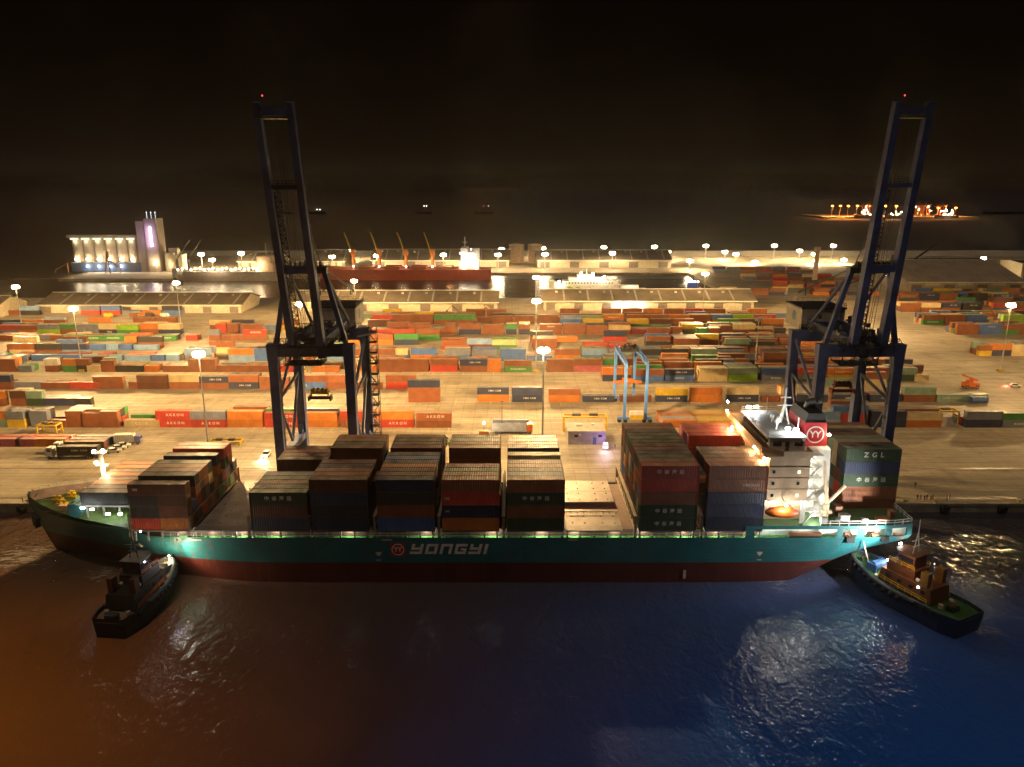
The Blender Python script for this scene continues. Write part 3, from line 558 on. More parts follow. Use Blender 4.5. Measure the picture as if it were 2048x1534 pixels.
Yl = [(0, .42, t_, 1), (t_, .42, 1 - t_, .42 + v_), (1 - t_, v_, 1, 1), (-.05, 0, 1, v_)]
O_ = [(0, 0, t_, 1), (1 - t_, 0, 1, 1), (t_, 0, 1 - t_, v_), (t_, 1 - v_, 1 - t_, 1)]
N_ = [(0, 0, t_, 1), (1 - t_, 0, 1, 1), (t_, 1 - v_, 1 - t_, 1)]
G_ = [(0, 0, t_, 1), (t_, 1 - v_, 1, 1), (t_, 0, 1 - t_, v_), (1 - t_, 0, 1, .55), (.5, .38, 1 - t_, .38 + v_ * .8)]
for i, L_ in enumerate((Yl, O_, N_, G_, Yl)): stroke(i * 3.15, L_)
stroke(5 * 3.15, [(0, 0, t_ * 1.05, 1)])
o = m.build('lettering', letter, ship); o.location = ((820 - 1024) * 165 / F, -15.63, 4.45)
emblem(ship, ((796 - 1024) * 165 / F, -15.63, 5.5), 1.35)
b = MB()
for xp in (265, 757, 1520):
    x = (xp - 1024) * 165 / F; y = -hb(x, 4.5) - .04
    b.add([(x - .7, y, 4.9), (x + .7, y, 4.9), (x + .35, y, 4.2), (x, y, 3.9), (x - .35, y, 4.2)], [(0, 1, 2, 3, 4)]); b.box(x - .5, x + .5, y, y + .02, 2.9, 3.1)
for x0 in (-69, -28, 12): b.box(x0, x0 + 2.3, -15.66, -15.62, 7.65, 7.85)
b.box(37.2, 37.8, -15.68, -15.6, -1.4, .6).build('tug_mark', mat('mark_tan', (.6, .5, .35), .6), ship)
b = MB(); X = [-112.6, -111, -109, -107, -104, -101, -98, -95, -92, -89, -86, -83]
for s in (-1, 1): b.add([(x, s * max(.03, hb(x, z) - .16), z) for x in X for z in (9.92, interp(ZT, x))], [(2 * i, 2 * i + 2, 2 * i + 3, 2 * i + 1) for i in range(len(X) - 1)])
b.build('bulwark_lining', mat('bulwark_pink', (.55, .36, .26), .6, dirt=.3), ship)
# foredeck gear
gz = 9.92
for (x, y) in ((-99, -3.5), (-99, 4)): MB().cyl((x, y - 1.8, gz + 1.3), (x, y + 1.8, gz + 1.3), 1.15, n=14).box(x - 1.6, x + 1.6, y - 2.2, y - 1.9, gz, gz + 1.7).box(x - 1.6, x + 1.6, y + 1.9, y + 2.2, gz, gz + 1.7).build('windlass', mat('winch_teal', (.05, .22, .24), .5), ship)
b = MB(); b.cyl((-97, -9.2, gz + 1.7), (-97, -6.4, gz + 1.7), 1.6, n=16).cyl((-97, -6.0, gz + 1.2), (-97, -4.2, gz + 1.2), .8)
b.build('mooring_winch', mat('winch_teal', (.05, .22, .24), .5), ship)
for (x, y) in ((-104, -2), (-104, 2.2), (-102, 5.5), (-106.5, .5)): MB().box(x - 1.2, x + 1.2, y - .6, y + .6, gz, gz + .5).cyl((x - .6, y, gz + .5), (x - .6, y, gz + 1.2), .4).cyl((x + .6, y, gz + .5), (x + .6, y, gz + 1.2), .4).build('mooring_bollard', yel, ship)
for q in ((-98.5, -95.5, 8.4, 10.2, 1.8), (-103, -101, -5.2, -4.2, 1.0), (-101.6, -100.4, 6.6, 7.6, 1.3), (-95.6, -94.4, -1.4, .2, 1.9), (-95.4, -94.6, 5.6, 6.8, 2.2), (-94.6, -93.2, 9.4, 10.6, 1.5), (-105.4, -104.6, 3.6, 4.6, .9)): MB().box(*q[:4], gz, gz + q[4]).box(q[0] - .1, q[1] + .1, q[2] - .1, q[3] + .1, gz + q[4], gz + q[4] + .1).build('deck_locker', random.choice((yel, white, redp, cream)), ship)
for (p, q) in (((-110, -1, 1), (-101, -3.5, 1.6)), ((-108, 3.5, 1), (-100, 4, 1.8)), ((-105, -7.3, .6), (-98, -7.5, 1.9)), ((-101, -9.4, .6), (-97, -8.4, 2.4))): MB().cyl((p[0], p[1], gz + p[2]), (q[0], q[1], gz + q[2]), .08, n=5).build('mooring_rope', rope, ship)
fm = MB(); fx, fy = -96.5, 3.5
fm.cyl((fx, fy, gz), (fx, fy, 20.5), .75, .4, 10).box(fx - 1.4, fx + 1.4, fy - .6, fy + .6, 17.6, 17.8).box(fx - 2.2, fx - .4, fy - .2, fy + .2, 20.4, 20.7).box(fx + .3, fx + 2.8, fy - .12, fy + .12, 14.6, 14.9).box(fx + .3, fx + 2.0, fy - .12, fy + .12, 13.2, 13.5).box(fx - .9, fx + .9, fy - .9, fy + .9, 20.5, 20.9)
fm = fm.build('foremast', white, ship)
for dx, dz in ((-1.6, 21), (.5, 21.2), (-1.4, 18.2)): MB().ball((fx + dx, fy, dz), .38).build('mast_lamp', gl_mast, fm)
lamp(ship, (fx + 1.2, fy - .8, 17.2), 1500, (1, .72, .4), .3); lamp(ship, (fx + 1.5, fy, 21.5), 1500, (1, .6, .3), .3); lamp(ship, (fx - 2, fy - 1, 16), 500, (1, .8, .5), .3)
b = MB(); b.box(-94.5, -83.3, -9.2, 11.2, 12.5, 12.95)
for x in (-94.2, -90.5, -87, -83.6):
    for y in (-9, -4.5, 0, 4.5, 9): b.box(x - .18, x + .18, y - .18, y + .18, 9.9, 12.5)
b.build('bow_platform', mat('support_grey', (.22, .2, .18)), ship)
for xp, yp in ((165, 1016), (184, 1019), (216, 1028), (240, 1028)):
    p = pd(xp, yp, 155.5); d = MB().box(p.x - .4, p.x + .4, -10.6, -10.3, p.z - .15, p.z + .15).build('deck_lamp', gl_white, ship); lamp(d, (p.x, -8.2, p.z - .5), 70, (1, .85, .6), .2)
a_ = MB().prism([(0, 0), (2.6, -.6), (1.4, -3.4), (.2, -2.6)], -.5, .5, 'y').build('anchor', black, ship); a_.location = (-110.2, -hb(-109, 8) - 1.2, 8.6); a_.rotation_euler.z = R(-35)
# superstructure

b = MB(); x0, x1 = 54.2, 62.8
b.box(x0, x1, -14.6, 14.6, 16.4, 26.4).box(x0 + .6, x1, -11.6, 14, 10.77, 16.4)
for z in (16.4, 18.9, 21.4, 23.9): b.box(x0 - .12, x1 + .1, -14.72, 14.72, z, z + .14)
sup = b.build('superstructure', cream, ship)
wm = MB()
for z in (17.3, 20.0, 22.6):
    for x in (55.3, 60.6):
        MB().box(x - .28, x + .28, -14.68, -14.6, z, z + .65).build('window', glass if (x, z) not in ((60.6, 22.6), (60.6, 17.3)) else gl_win, sup)
for z in (17.3, 20.0, 22.6):
    for y in (-9, -5, -1, 3, 7, 11): MB().box(x0 - .1, x0 - .02, y - .35, y + .35, z + .2, z + .95).build('window', glass, sup)
b = MB()                                                                     # wing deck with sloping bulwark, runs full width
b.box(x0 - 1.2, x1, -15.5, 15.5, 26.4, 26.7)
b.box(x0 - 1.25, x0 - 1.1, -12.5, 15.5, 26.7, 27.9).box(x1 - .1, x1 + .05, -15.5, -12, 26.7, 27.8).box(x0 + 2.5, x1, -15.55, -15.4, 26.7, 27.75)
b.add([(x0 - 1.2, -12.5, 26.7), (x0 + 2.5, -15.5, 26.7), (x0 + 2.5, -15.5, 27.75), (x0 - 1.2, -12.5, 27.9)], [(0, 1, 2, 3)])
b.build('bridge_wing', cream, sup)
wh = MB().box(x0 + .4, x1 - .6, -12.2, 7.0, 26.7, 29.6).box(x0 - .2, x1 - .3, -12.5, 7.3, 29.6, 29.9).build('wheelhouse', white, sup)
MB().box(x0 + .5, x1 - .8, -11.8, 6.6, 29.92, 30.0).build('bridge_roof', mat('roof_grey', (.34, .33, .31), .5, dirt=.4), wh)
for a, c in ((55.4, 57.2), (60.0, 61.7)): MB().box(a, c, -12.28, -12.2, 27.9, 28.9).build('window', glass, wh)
MB().box(58, 58.9, -12.28, -12.2, 26.8, 28.9).build('door', glass, wh)
MB().box(x0 + .32, x0 + .4, -11.5, 6.3, 28.0, 29.2).build('window', glass, wh)
MB().rail([(x0, -12.3, 29.9), (x0, 7.1, 29.9), (x1 - .5, 7.1, 29.9)], 1.0, .05, 2).build('railing', cream, wh)
mm = MB(); mx, my = 60.2, -4
mm.beam((mx - 1.2, my, 30), (mx, my, 35), .35).beam((mx + 1.2, my, 30), (mx, my, 35), .35).beam((mx, my + 1.6, 30), (mx, my, 35), .35).cyl((mx, my, 34), (mx, my, 38.5), .18).box(mx - 1.6, mx + 1.6, my - .12, my + .12, 34.4, 34.6).box(mx - 1.2, mx + 1.2, my - .15, my + .15, 36.2, 36.45)
MB().ball((57.6, -7, 32.1), .85, 12).cyl((57.6, -7, 30), (57.6, -7, 31.5), .25).build('radome', white, wh); MB().ball((58.3, -2, 31.4), .5, 10).cyl((58.3, -2, 30), (58.3, -2, 31.2), .15).build('radome', white, wh)
for q in ((61.6, -9, 33.2), (59, 4, 34)): MB().cyl((q[0], q[1], 30), q, .07).build('antenna', white, wh)
mm.build('radar_mast', white, wh)
for (x, y, z, p_, c_) in ((59.3, -9.5, 30.9, 800, (.95, 1, .97)), (60.8, -10.2, 30.9, 700, (.95, 1, .97)), (55.8, 6.8, 30.9, 500, (.95, 1, .97)), (57.5, 6.9, 30.9, 500, (.95, 1, .97))):
    d = MB().box(x - .5, x + .5, y - .15, y + .15, z - .22, z + .22).build('flood_lamp', gl_white, wh); lamp(d, (x, y - .5, z + .3), p_, c_, .4)
for (x, y, z) in ((x0 - 1.4, 13.8, 27.8), (x0 - 1.3, 9, 25.2), (x0 - .6, -6, 25.4), (x0 - .5, -12.6, 25.2), (x0 - 1.2, 14.5, 30)):
    d = MB().box(x - .15, x + .1, y - .3, y + .3, z - .2, z + .2).build('flood_lamp', gl_mast, sup); lamp(d, (x - .7, y, z), 520, (1, .5, .22), .3)
lamp(sup, (x0 - 2.2, 5.5, 26.0), 1700, (1, .42, .2), .4)
# casing, funnel, stair landings, provision crane
cs = MB().box(64.6, 69.6, -7.5, 7, 10.77, 25.8).prism([(-10.5, 10.77), (-7.5, 10.77), (-7.5, 25.8), (-8.6, 25.8)], 66.2, 69.4, 'x').build('engine_casing', white, ship)
fu = MB().prism([(63.9, 25.85), (69.3, 25.85), (68.9, 31.2), (64.2, 31.2)], -6.4, 3.6, 'y').build('funnel', redp, ship)
fb = MB(); fb.prism([(64.2, 31.22), (68.9, 31.22), (68.3, 33.2), (64.8, 33.2)], -6.0, 3.2, 'y').build('funnel_cap', black, fu)
b = MB()
for x in (66.2, 67.3): b.cyl((x, -1.2, 33.2), (x + .2, -1.6, 34.6), .75, n=12).cyl((x + .2, -1.6, 34.6), (x + 1.6, -2.6, 35.2), .75, .7, 12)
b.build('exhaust_pipe', steel, fu); emblem(fu, (66.55, -6.5, 28.5), 1.95, False)
d = MB().box(69.3, 69.8, -6.8, -6.4, 28.3, 28.7).build('flood_lamp', gl_mast, fu); lamp(d, (70.6, -8.2, 28.6), 500, (1, .85, .6), .3)
b = MB()
for i in range(6): z = 11 + i * 2.55; b.box(62.9, 66.0, -13.6, -8.2, z + 2.35, z + 2.5).beam((63.3 + (i % 2) * 2.2, -13.2, z), (65.5 - (i % 2) * 2.2, -13.2, z + 2.4), .7, .12).rail([(62.9, -13.6, z + 2.5), (66, -13.6, z + 2.5)], 1.0, .04, 1)
b.box(62.9, 63.1, -13.6, -8.2, 11, 26.3).build('stair_tower', white, ship)
for z in (12.6, 15.2, 17.8, 20.4, 23.0, 25.3): d = MB().box(64.2, 64.7, -9, -8.6, z, z + .3).build('deck_lamp', gl_white, ship); lamp(d, (64.4, -10, z), 200, (1, .93, .75), .25)
b = MB().cyl((68.4, -11.8, 10.8), (68.4, -11.8, 14.5), .6).beam((68.4, -11.8, 14.5), (66.6, -12.6, 24.5), .75, .75, .45, .45).beam((68.4, -11.8, 14.5), (72.3, -11.2, 18.4), .5).cyl((67.6, -11.8, 12.6), (69.6, -11.8, 12.6), .5)
b.build('provision_crane', cream, ship)
b = MB(); b.prism([(0, 0), (9, 3), (9, 3.6), (0, .6)], -.6, .6, 'y'); o = b.build('accommodation_ladder', grey, ship); o.location = (70.2, -13.2, 11); o.rotation_euler = (0, R(28), R(0))
MB().box(51, 54, -12.5, -11.5, 10.8, 13.4).box(52.5, 53, -14.6, -14.2, 10.8, 17).box(61.8, 62.4, -14.6, -14.2, 10.8, 16.4).beam((52.8, -14.4, 16.6), (54, -12, 16.4), .4).beam((57.5, -14.6, 17.0), (57.5, -17.8, 16.95), .2).build('boat_davit', white, ship)  # outboard beam over the boat is an added arm for an extra lamp
for (x, y, z, p_) in ((56, -13.2, 15.9, 600), (61.2, -13.2, 15.9, 600), (65.2, -13.8, 12.4, 700), (51.5, -14, 9.9, 250), (53.3, -13.8, 14.6, 350), (57.4, -17.9, 16.4, 1100)):  # last lamp, outboard of the boat, is added to brighten lifeboat and wall
    d = MB().box(x - .3, x + .3, y + .2, y + .4, z, z + .25).build('deck_lamp', gl_white, ship); lamp(d, (x, y, z - .1), p_, (1, .97, .86), .25)
lb = MB(); sec = []
for i in range(13):
    t = -1 + i / 6; w = max(.05, 1.35 * (1 - abs(t) ** 3)); sec.append([(t * 3.9, -w * math.cos(a), (.9 if math.sin(a) < 0 else 1.35) * max(.15, 1 - abs(t) ** 4) * math.sin(a) * (1 + .35 * (i in (8, 9)) * (math.sin(a) > .8))) for a in [2 * math.pi * k / 12 for k in range(12)]])
lb.v = [p for s in sec for p in s]; lb.f = [(i * 12 + k, (i + 1) * 12 + k, (i + 1) * 12 + (k + 1) % 12, i * 12 + (k + 1) % 12) for i in range(12) for k in range(12)]; lb.mi = [0] * len(lb.f)
lt = lb.build('lifeboat', orangep, None, True); lt.location = (57.4, CY - 15.5, 14.0); lt.scale = (.92, 1, 1.1); lt.rotation_euler.z = R(-3); tag(lt, 'orange enclosed lifeboat hanging beside the white lit deck house of the large ship', 'lifeboat')
# moored lines to the quay
for i, (p, q) in enumerate((((86, 177, 10.5), (112, 188, .5)), ((86, 173, 10.5), (104, 188, .5)), ((-111, 169, 11.5), (-128, 188, .5)))):
    a, c = Vector(p), Vector(q); m = MB()
    for k in range(10):
        u, v = a.lerp(c, k / 10), a.lerp(c, (k + 1) / 10); sag = lambda t: -1.6 * 4 * t * (1 - t)
        u.z += sag(k / 10); v.z += sag((k + 1) / 10); m.cyl(u, v, .09, n=5)
    tag(m.build('mooring_line', rope), ['pale mooring line from stern rail to the quay edge, longer one', 'pale mooring line from stern rail to the quay edge, shorter one', 'mooring line from the ship bow to the quay edge'][i], 'rope')
# ---------------------------------------------------------------- ship to shore cranes
def sts(name, label, cx, mir, gauge, ty, tz):
    g = thing(name, label, 'crane', (cx, 190, 0)); w = 9.65; Z = 42.5; bl = navy
    for sx in (-w, w):
        for y in (0, gauge): MB().beam((sx, y, 1.6), (sx, y, 12), 2.3, 2.4).beam((sx, y, 12), (sx, y, Z - 6), 2.3, 2.4).beam((sx, y, Z - 6), (sx * .985, y, Z), 2.3, 2.4, 3.0, 2.8).build('leg', bl, g)
        MB().box(sx - 1, sx + 1, 1, gauge - 1, 10.6, 12.4).prism([(1, 12.4), (3.4, 12.4), (1, 15)], sx - .5, sx + .5).prism([(gauge - 1, 12.4), (gauge - 3.4, 12.4), (gauge - 1, 15)], sx - .5, sx + .5).build('tie_beam', bl, g)
        md = (gauge / 2, 12.4)
        for (y0, z0, y1, z1) in ((.9, 27, gauge - .9, 40), (.9, 27, gauge / 2, 13), (gauge - .9, 30, gauge / 2, 13), (gauge - .9, 30, .9, 27)) if True else ():
            MB().cyl((sx, y0, z0), (sx, y1, z1), .42, n=8).build('brace', mat('brace_blue', (.10, .12, .2), .5), g)
        b = MB()
        for y in (0, gauge):
            for k in (-3.6, -1.2, 1.2, 3.6): b.box(sx - 2.2 + 0, sx + 2.2, y - .4 + k * 0, y + .4, .9, 1.6)
            for k in range(4): b.cyl((sx - 1.8 + k * 1.2, y - .3, .45), (sx - 1.8 + k * 1.2, y + .3, .45), .4)
        b.build('bogie', steel, g)
    for y in (0, gauge): MB().box(-w + 1.35, w - 1.35, y - .95, y + .95, Z - 3.2, Z - .2).build('portal_beam', bl, g)
    for s in (-3.9, 3.9): MB().box(s - .55, s + .55, -3.0, gauge + 20, Z - .1, Z + 2.0).build('trolley_girder', bl, g)
    for y in (gauge + 1.9, gauge + 19.5): MB().box(-3.3, 3.3, y, y + .7, Z + .2, Z + 1.8).build('cross_beam', bl, g)
    b = MB()
    for s in (-5.4, 5.4): b.box(s - .6, s + .6, -3, gauge + 18, Z + .3, Z + .4).rail([(s + (.6 if s > 0 else -.6), -3, Z + .4), (s + (.6 if s > 0 else -.6), gauge + 18, Z + .4)], 1.1, .05, 2.2)
    b.build('walkway', steel, g)
    b = MB().box(-6.2, 3.2, -3.4, 2.8, Z - 5.0, Z - 4.85).rail([(-6.2, -3.4, Z - 4.85), (3.2, -3.4, Z - 4.85), (3.2, 2.8, Z - 4.85)], 1.1, .06, 1.0)
    for x in (-6, -3, 0, 3): b.beam((x, -3.2, Z - 4.9), (x + .8, -3, Z - .4), .18).beam((x, 2.6, Z - 4.9), (x - .8, 2.4, Z - .4), .18).beam((x, -3.2, Z - 4.9), (x + 3 if x < 3 else x, -3.2, Z - 3), .12)
    b.build('hanging_platform', steel, g)
    for y in (0, gauge):
        q = MB()
        for k in range(9): q.beam((-8 + k * 2, y - 1.1, Z + .1), (-7 + k * 2, y - 1.1, Z + 1.6), .1).beam((-7 + k * 2, y - 1.1, Z + 1.6), (-6 + k * 2, y - 1.1, Z + .1), .1)
        q.rail([(-9, y - 1.1, Z), (9, y - 1.1, Z)], 1.6, .06, 1.5).build('portal_railing', steel, g)
    for sx in (-w, w):
        q = MB()
        for k in range(11): z = 4 + k * 3.2; q.box(sx - 1.75 if sx > 0 else sx + 1.2, sx - 1.2 if sx > 0 else sx + 1.75, -.3, .3, z, z + .1).beam((sx + (1.3 if sx < 0 else -1.3), 0, z), (sx + (1.3 if sx < 0 else -1.3), 0, z + 3.2), .12)
        q.build('leg_ladder', steel, g)
    # raised boom, tip leaning out over the water
    base, tip = Vector((0, -3.6, Z + 1)), Vector((0, ty, tz)); mn, mx_ = -3.6, 3.6
    for s in (mn, mx_): b = MB().beam(base + Vector((s, 0, 0)), tip + Vector((s, 0, 0)), 1.75, 2.5, 1.4, 2.1).build('boom_girder', bl, g)
    def at(t): return base.lerp(tip, t)
    for t, hh in ((.335, 1.7), (.68, 1.0), (.965, 1.6)):
        p = at(t); MB().box(mn + .5, mx_ - .5, p.y - .7, p.y + .7, p.z - hh / 2, p.z + hh / 2).build('boom_tie', bl, g)
    b = MB(); p = at(.70); b.box(mn + .5, mx_ - .5, p.y + .75, p.y + 1.9, p.z - 1, p.z - .9).rail([(mn + .5, p.y + 1.9, p.z - .9), (mx_ - .5, p.y + 1.9, p.z - .9)], 1.2, .05, 1)
    p = at(.94); b.box(mn, mx_, p.y - 2.3, p.y + 1.5, p.z - .1, p.z).rail([(mn, p.y - 2.3, p.z), (mx_, p.y - 2.3, p.z)], 1.2, .05, 1).rail([(mn - .6, p.y, p.z + 2), (mx_ + .6, p.y, p.z + 2)], .8, .05, 1)
    for i in range(34):
        p, q = at(.05 + i * .019), at(.05 + (i + 1) * .019); a_, c_ = (mn + .9, mn + 2.3) if i % 2 else (mn + 2.3, mn + .9); b.beam(p + Vector((a_, .5, 0)), q + Vector((c_, .5, 0)), .16).beam(p + Vector((mn + .9, .5, 0)), p + Vector((mn + 2.3, .5, 0)), .16)
    q, r = at(.06), at(.66); b.beam(q + Vector((mn + .9, .5, 0)), r + Vector((mn + .9, .5, 0)), .2).beam(q + Vector((mn + 2.3, .5, 0)), r + Vector((mn + 2.3, .5, 0)), .2)
    for dx in (-.9, -.2, .3, 1.1): q, r = at(.02), at(.95); b.beam(q + Vector((dx, 1, 0)), r + Vector((dx * .6, .6, 0)), .07)
    for i in range(16): p, q = at(.34 + i * .04), at(.34 + (i + 1) * .04); b.beam(p + Vector((mx_ + .9, .3, 0)), q + Vector((mx_ + .9, .3, 0)), .1).beam(p + Vector((mx_ + .5, .3, 0)), p + Vector((mx_ + 1.0, .3, 0)), .1)
    for t in (.45, .58, .82): p = at(t); s = mx_ if mir < 0 else mn; b.box(s - .2 if s < 0 else s, s + .2 if s > 0 else s, p.y, p.y + .2, p.z, p.z + .5); b.beam(p + Vector((s, .8, 0)), p + Vector((s * 1.25, .8, .6)), .18)
    b.build('boom_catwalk', steel, g)
    MB().ball((mn * .6, tip.y, tz + 1.3), .16).build('warning_light', gl_red, g)
    # A frame, stays
    ap = Z + 18.6
    for s in (-1, 1):
        MB().beam((s * (w - .8), .6, Z), (s * 4.6, -.5, ap), 1.1, 1.2).build('frame_leg', bl, g)
        MB().cyl((s * 4.4, -.2, ap), (s * 5.2, gauge, Z + 2), .42).build('frame_leg', bl, g)
        MB().cyl((s * 4.4, 0, ap + .4), (s * 4.4, gauge + 14, Z + 8.5), .22).cyl((s * 4.4, gauge + 9, Z + 12), (s * 4.4, gauge + 9, Z + 8), .15).build('back_stay', steel, g)
        MB().beam((s * 4.4, -.4, ap), at(.5) + Vector((s * 4.05, .9, 0)), .16).beam((s * 3.2, -.4, ap), at(.4) + Vector((s * 3.0, .9, 0)), .12).build('boom_stay', steel, g)
    b = MB().box(-5.4, 5.4, -1.3, .6, ap - .7, ap + .7).box(-5.8, 5.8, -2.2, 1.8, ap + .7, ap + .85).rail([(-5.8, -2.2, ap + .85), (5.8, -2.2, ap + .85), (5.8, 1.8, ap + .85)], 1.1, .05, 1.4)
    for i in range(7): b.cyl((-3.6 + i * 1.2, -.6, ap + 1.4), (-3.0 + i * 1.2, -.6, ap + 1.4), .8 if i != 3 else 1.1, n=12)
    b.build('apex_platform', steel, g)
    # machinery house
    h0 = gauge + 5.5; mh = MB().box(-6.1, 6.1, h0, h0 + 12.5, Z - 1.2, Z + 4.8).build('machinery_house', mat('house_cream', (.5, .45, .36), .6, dirt=.35), g)
    MB().box(-6.4, 6.4, h0 - .3, h0 + 12.8, Z + 4.8, Z + 5.2).rail([(-6.3, h0, Z + 5.2), (6.3, h0, Z + 5.2), (6.3, h0 + 12.5, Z + 5.2), (-6.3, h0 + 12.5, Z + 5.2)], 1.1, .05, 1.5).build('house_roof', steel, mh)
    MB().box(-6.0, 6.0, h0 - .08, h0 - .02, Z - 1.2, Z + .4).build('house_panel', steel, mh)
    sd = -1 if mir > 0 else 1; o = MB().cyl((sd * 6.1, h0 + 6, Z + 2.2), (sd * 6.14, h0 + 6, Z + 2.2), 1.5, n=20).build('house_badge', mat('badge_blue', (.1, .16, .25), .5), mh)
    # cluttered winding gear, cab, festoons under the portal
    b = MB(); rr = random.Random(5 + mir)
    for i in range(40): x, y, z = rr.uniform(-6, 6), rr.uniform(-3, gauge + 3), Z + rr.choice((-1.6, -.6, 2, 2.6)); MB().box(x, x + rr.uniform(.3, 1.6), y, y + rr.uniform(.4, 2), z, z + rr.uniform(.3, 1.4)).build('equipment_box', rr.choice((steel, steel, grey, navy)), g)
    for i in range(14): x, y = rr.uniform(-5, 5), rr.uniform(-4, 6); MB().cyl((x, y, Z - .2), (x, y, Z - rr.uniform(1, 3.5)), .12, n=5).build('hanging_cable', steel, g)
    b.box(-6.5, 6.5, -3.6, -2.2, Z - .6, Z - .4).rail([(-6.5, -3.6, Z - .4), (6.5, -3.6, Z - .4)], 1.1, .05, 1.1).build('gear_platform', steel, g)
    tx = MB().box(-3.2, 3.2, 5, 10.5, Z - 1.6, Z - .4).cyl((-2.4, 6, Z - .2), (2.4, 6, Z - .2), .5).box(-3.4, -2.9, 5, 10.5, Z - .4, Z + .4).box(2.9, 3.4, 5, 10.5, Z - .4, Z + .4).build('trolley', steel, g)
    cb = MB().box(1.0, 3.3, 2.2, 5, Z - 4.4, Z - 1.6).build('operator_cab', white, g); MB().box(1.15, 3.15, 2.12, 2.2, Z - 4.2, Z - 2.2).build('cab_window', glass, cb)
    # stair tower on the outer far leg
    s = w + 2.0 if mir < 0 else -w - 2.0
    if mir < 0:
        b = MB()
        for i in range(13):
            z = 2 + i * 3.05; y = gauge - .5; b.box(s - 1.3, s + 1.3, y - 1, y + 1.5, z + 2.9, z + 3.0).beam((s - 1.1, y + .3 * (i % 2), z), (s + 1.1, y + .3 * (i % 2), z + 2.9), .7, .15) if i % 2 else b.box(s - 1.3, s + 1.3, y - 1, y + 1.5, z + 2.9, z + 3.0).beam((s + 1.1, y, z), (s - 1.1, y, z + 2.9), .7, .15)
            b.rail([(s - 1.3, y - 1, z + 3), (s + 1.3, y - 1, z + 3), (s + 1.3, y + 1.5, z + 3)], 1.1, .06, .9)
        for dx in (-1.3, 1.3):
            for dy in (-1.5, 1): b.beam((s + dx, gauge + dy, 0), (s + dx, gauge + dy, Z), .16)
        b.build('stair_tower', steel, g)
        b = MB().cyl((w - 1.5, gauge - 3, Z - 1.8), (w + 4, gauge - 4, Z - .5), .25); b.build('cable_arm', grey, g)
    return g
cl = sts('quay_crane', 'dark blue quay crane with raised boom and stair tower, behind the stacks near the bow', -51.0, -1, 21.5, -17.0, 98.6)
cr = sts('quay_crane', 'dark blue quay crane with raised boom and pale machinery house, behind the ship stern', 88.4, 1, 19.5, -11.5, 99.2)
def spreader(loc, label, m2):
    s = thing('spreader', label, 'spreader', loc)
    MB().box(-6.0, 6.0, -.55, .55, .4, 1.0).box(-6.1, -5.7, -1.2, 1.2, 0, 1.0).box(5.7, 6.1, -1.2, 1.2, 0, 1.0).box(-1.8, 1.8, -1.1, 1.1, 1.0, 1.4).build('frame', m2, s) if False else None
    MB().box(-2.9, 2.9, -.6, .6, .35, .95).box(-3.1, -2.7, -1.2, 1.2, 0, 1.3).box(2.7, 3.1, -1.2, 1.2, 0, 1.3).build('spreader_beam', m2, s)
    b = MB().box(-2.4, 2.4, -.9, .9, 1.9, 2.3)
    for x in (-1.8, -.6, .6, 1.8): b.cyl((x, -.7, 2.8), (x, .7, 2.8), .5, n=12)
    for x in (-2.2, 2.2): b.beam((x, 0, 1.2), (x, 0, 2), .3)
    b.build('head_block', yel if m2 is steel else m2, s)
    b = MB()
    for x in (-2, 2):
        for y in (-.6, .6): b.cyl((x, y, 2.6), (x * 1.05, y * 2, 42.3 - loc[2]), .035, n=4)
    b.build('hoist_rope', steel, s); return s
p = pd(641, 800, 199); spreader((p.x, 199, p.z), 'black steel spreader hanging on ropes between the legs of the bow crane', steel)
p = pd(1683, 786, 199); spreader((p.x, 199, p.z), 'rusty red spreader hanging on ropes between the legs of the stern crane', mat('spreader_red', (.3, .07, .03), .6))
# ---------------------------------------------------------------- blue yard gantry
def rtg():
    g = thing('yard_gantry', 'pale blue rubber tyred yard gantry crane standing over the containers behind the office', 'gantry crane', (43.3, 258, 0))
    hw, sp, H = 3.7, 27, 20.4
    for s in (-hw, hw):
        for y in (0, sp): MB().beam((s, y, 1.9), (s, y, H), .95, 1.1).build('leg', rblue, g)
        MB().box(s - .4, s + .4, -.8, sp + .8, H, H + 1.3).build('girder', rblue, g); MB().rail([(s, -.8, H + 1.3), (s, sp + .8, H + 1.3)], 1.1, .06, 2).build('railing', rblue, g)
    for y in (0, sp):
        MB().box(-hw - 2.4, hw + 2.4, y - .5, y + .5, 1.2, 1.95).build('sill_beam', rblue, g)
        for s in (-hw - 1.7, -hw + .4, hw - .4, hw + 1.7): MB().cyl((s, y - .35, .75), (s, y + .35, .75), .75, n=14).build('wheel', black, g)
    MB().box(-2, 2.6, -1.9, -.55, 2.0, 4.6).build('generator_house', white, g); MB().box(-2.1, 2.7, -1.95, -1.9, 1.6, 3.2).build('generator_grille', yel, g)
    MB().box(-2.6, 2.6, 22.5, 24.2, 7.0, 10).build('electrical_cabinet', white, g) if False else None
    b = MB().box(-3.2, 3.2, 17, 22.5, H + 1.4, H + 2.0)
    for i in range(10): x, y = -2.8 + (i % 5) * 1.2, 17.4 + (i // 5) * 2.6; b.box(x, x + .9, y, y + 1.9, H + 2.0, H + 2.8 + (i * 37 % 5) * .22)
    b.rail([(-3.2, 17, H + 2), (3.2, 17, H + 2)], 1.1, .05, 1).build('trolley', steel, g)
    MB().box(-5.2, 5.2, 18.9, 20.1, 9.4, 10.2).box(-2, 2, 18.9, 20.1, 10.2, 11.2).build('gantry_spreader', orangep, g)
    b = MB()
    for x in (-1.7, 1.7): b.cyl((x, 19.2, 11), (x, 19.2, H + 1.4), .05, n=4).cyl((x, 19.9, 11), (x, 19.9, H + 1.4), .05, n=4)
    b.build('hoist_rope', steel, g)
rtg()
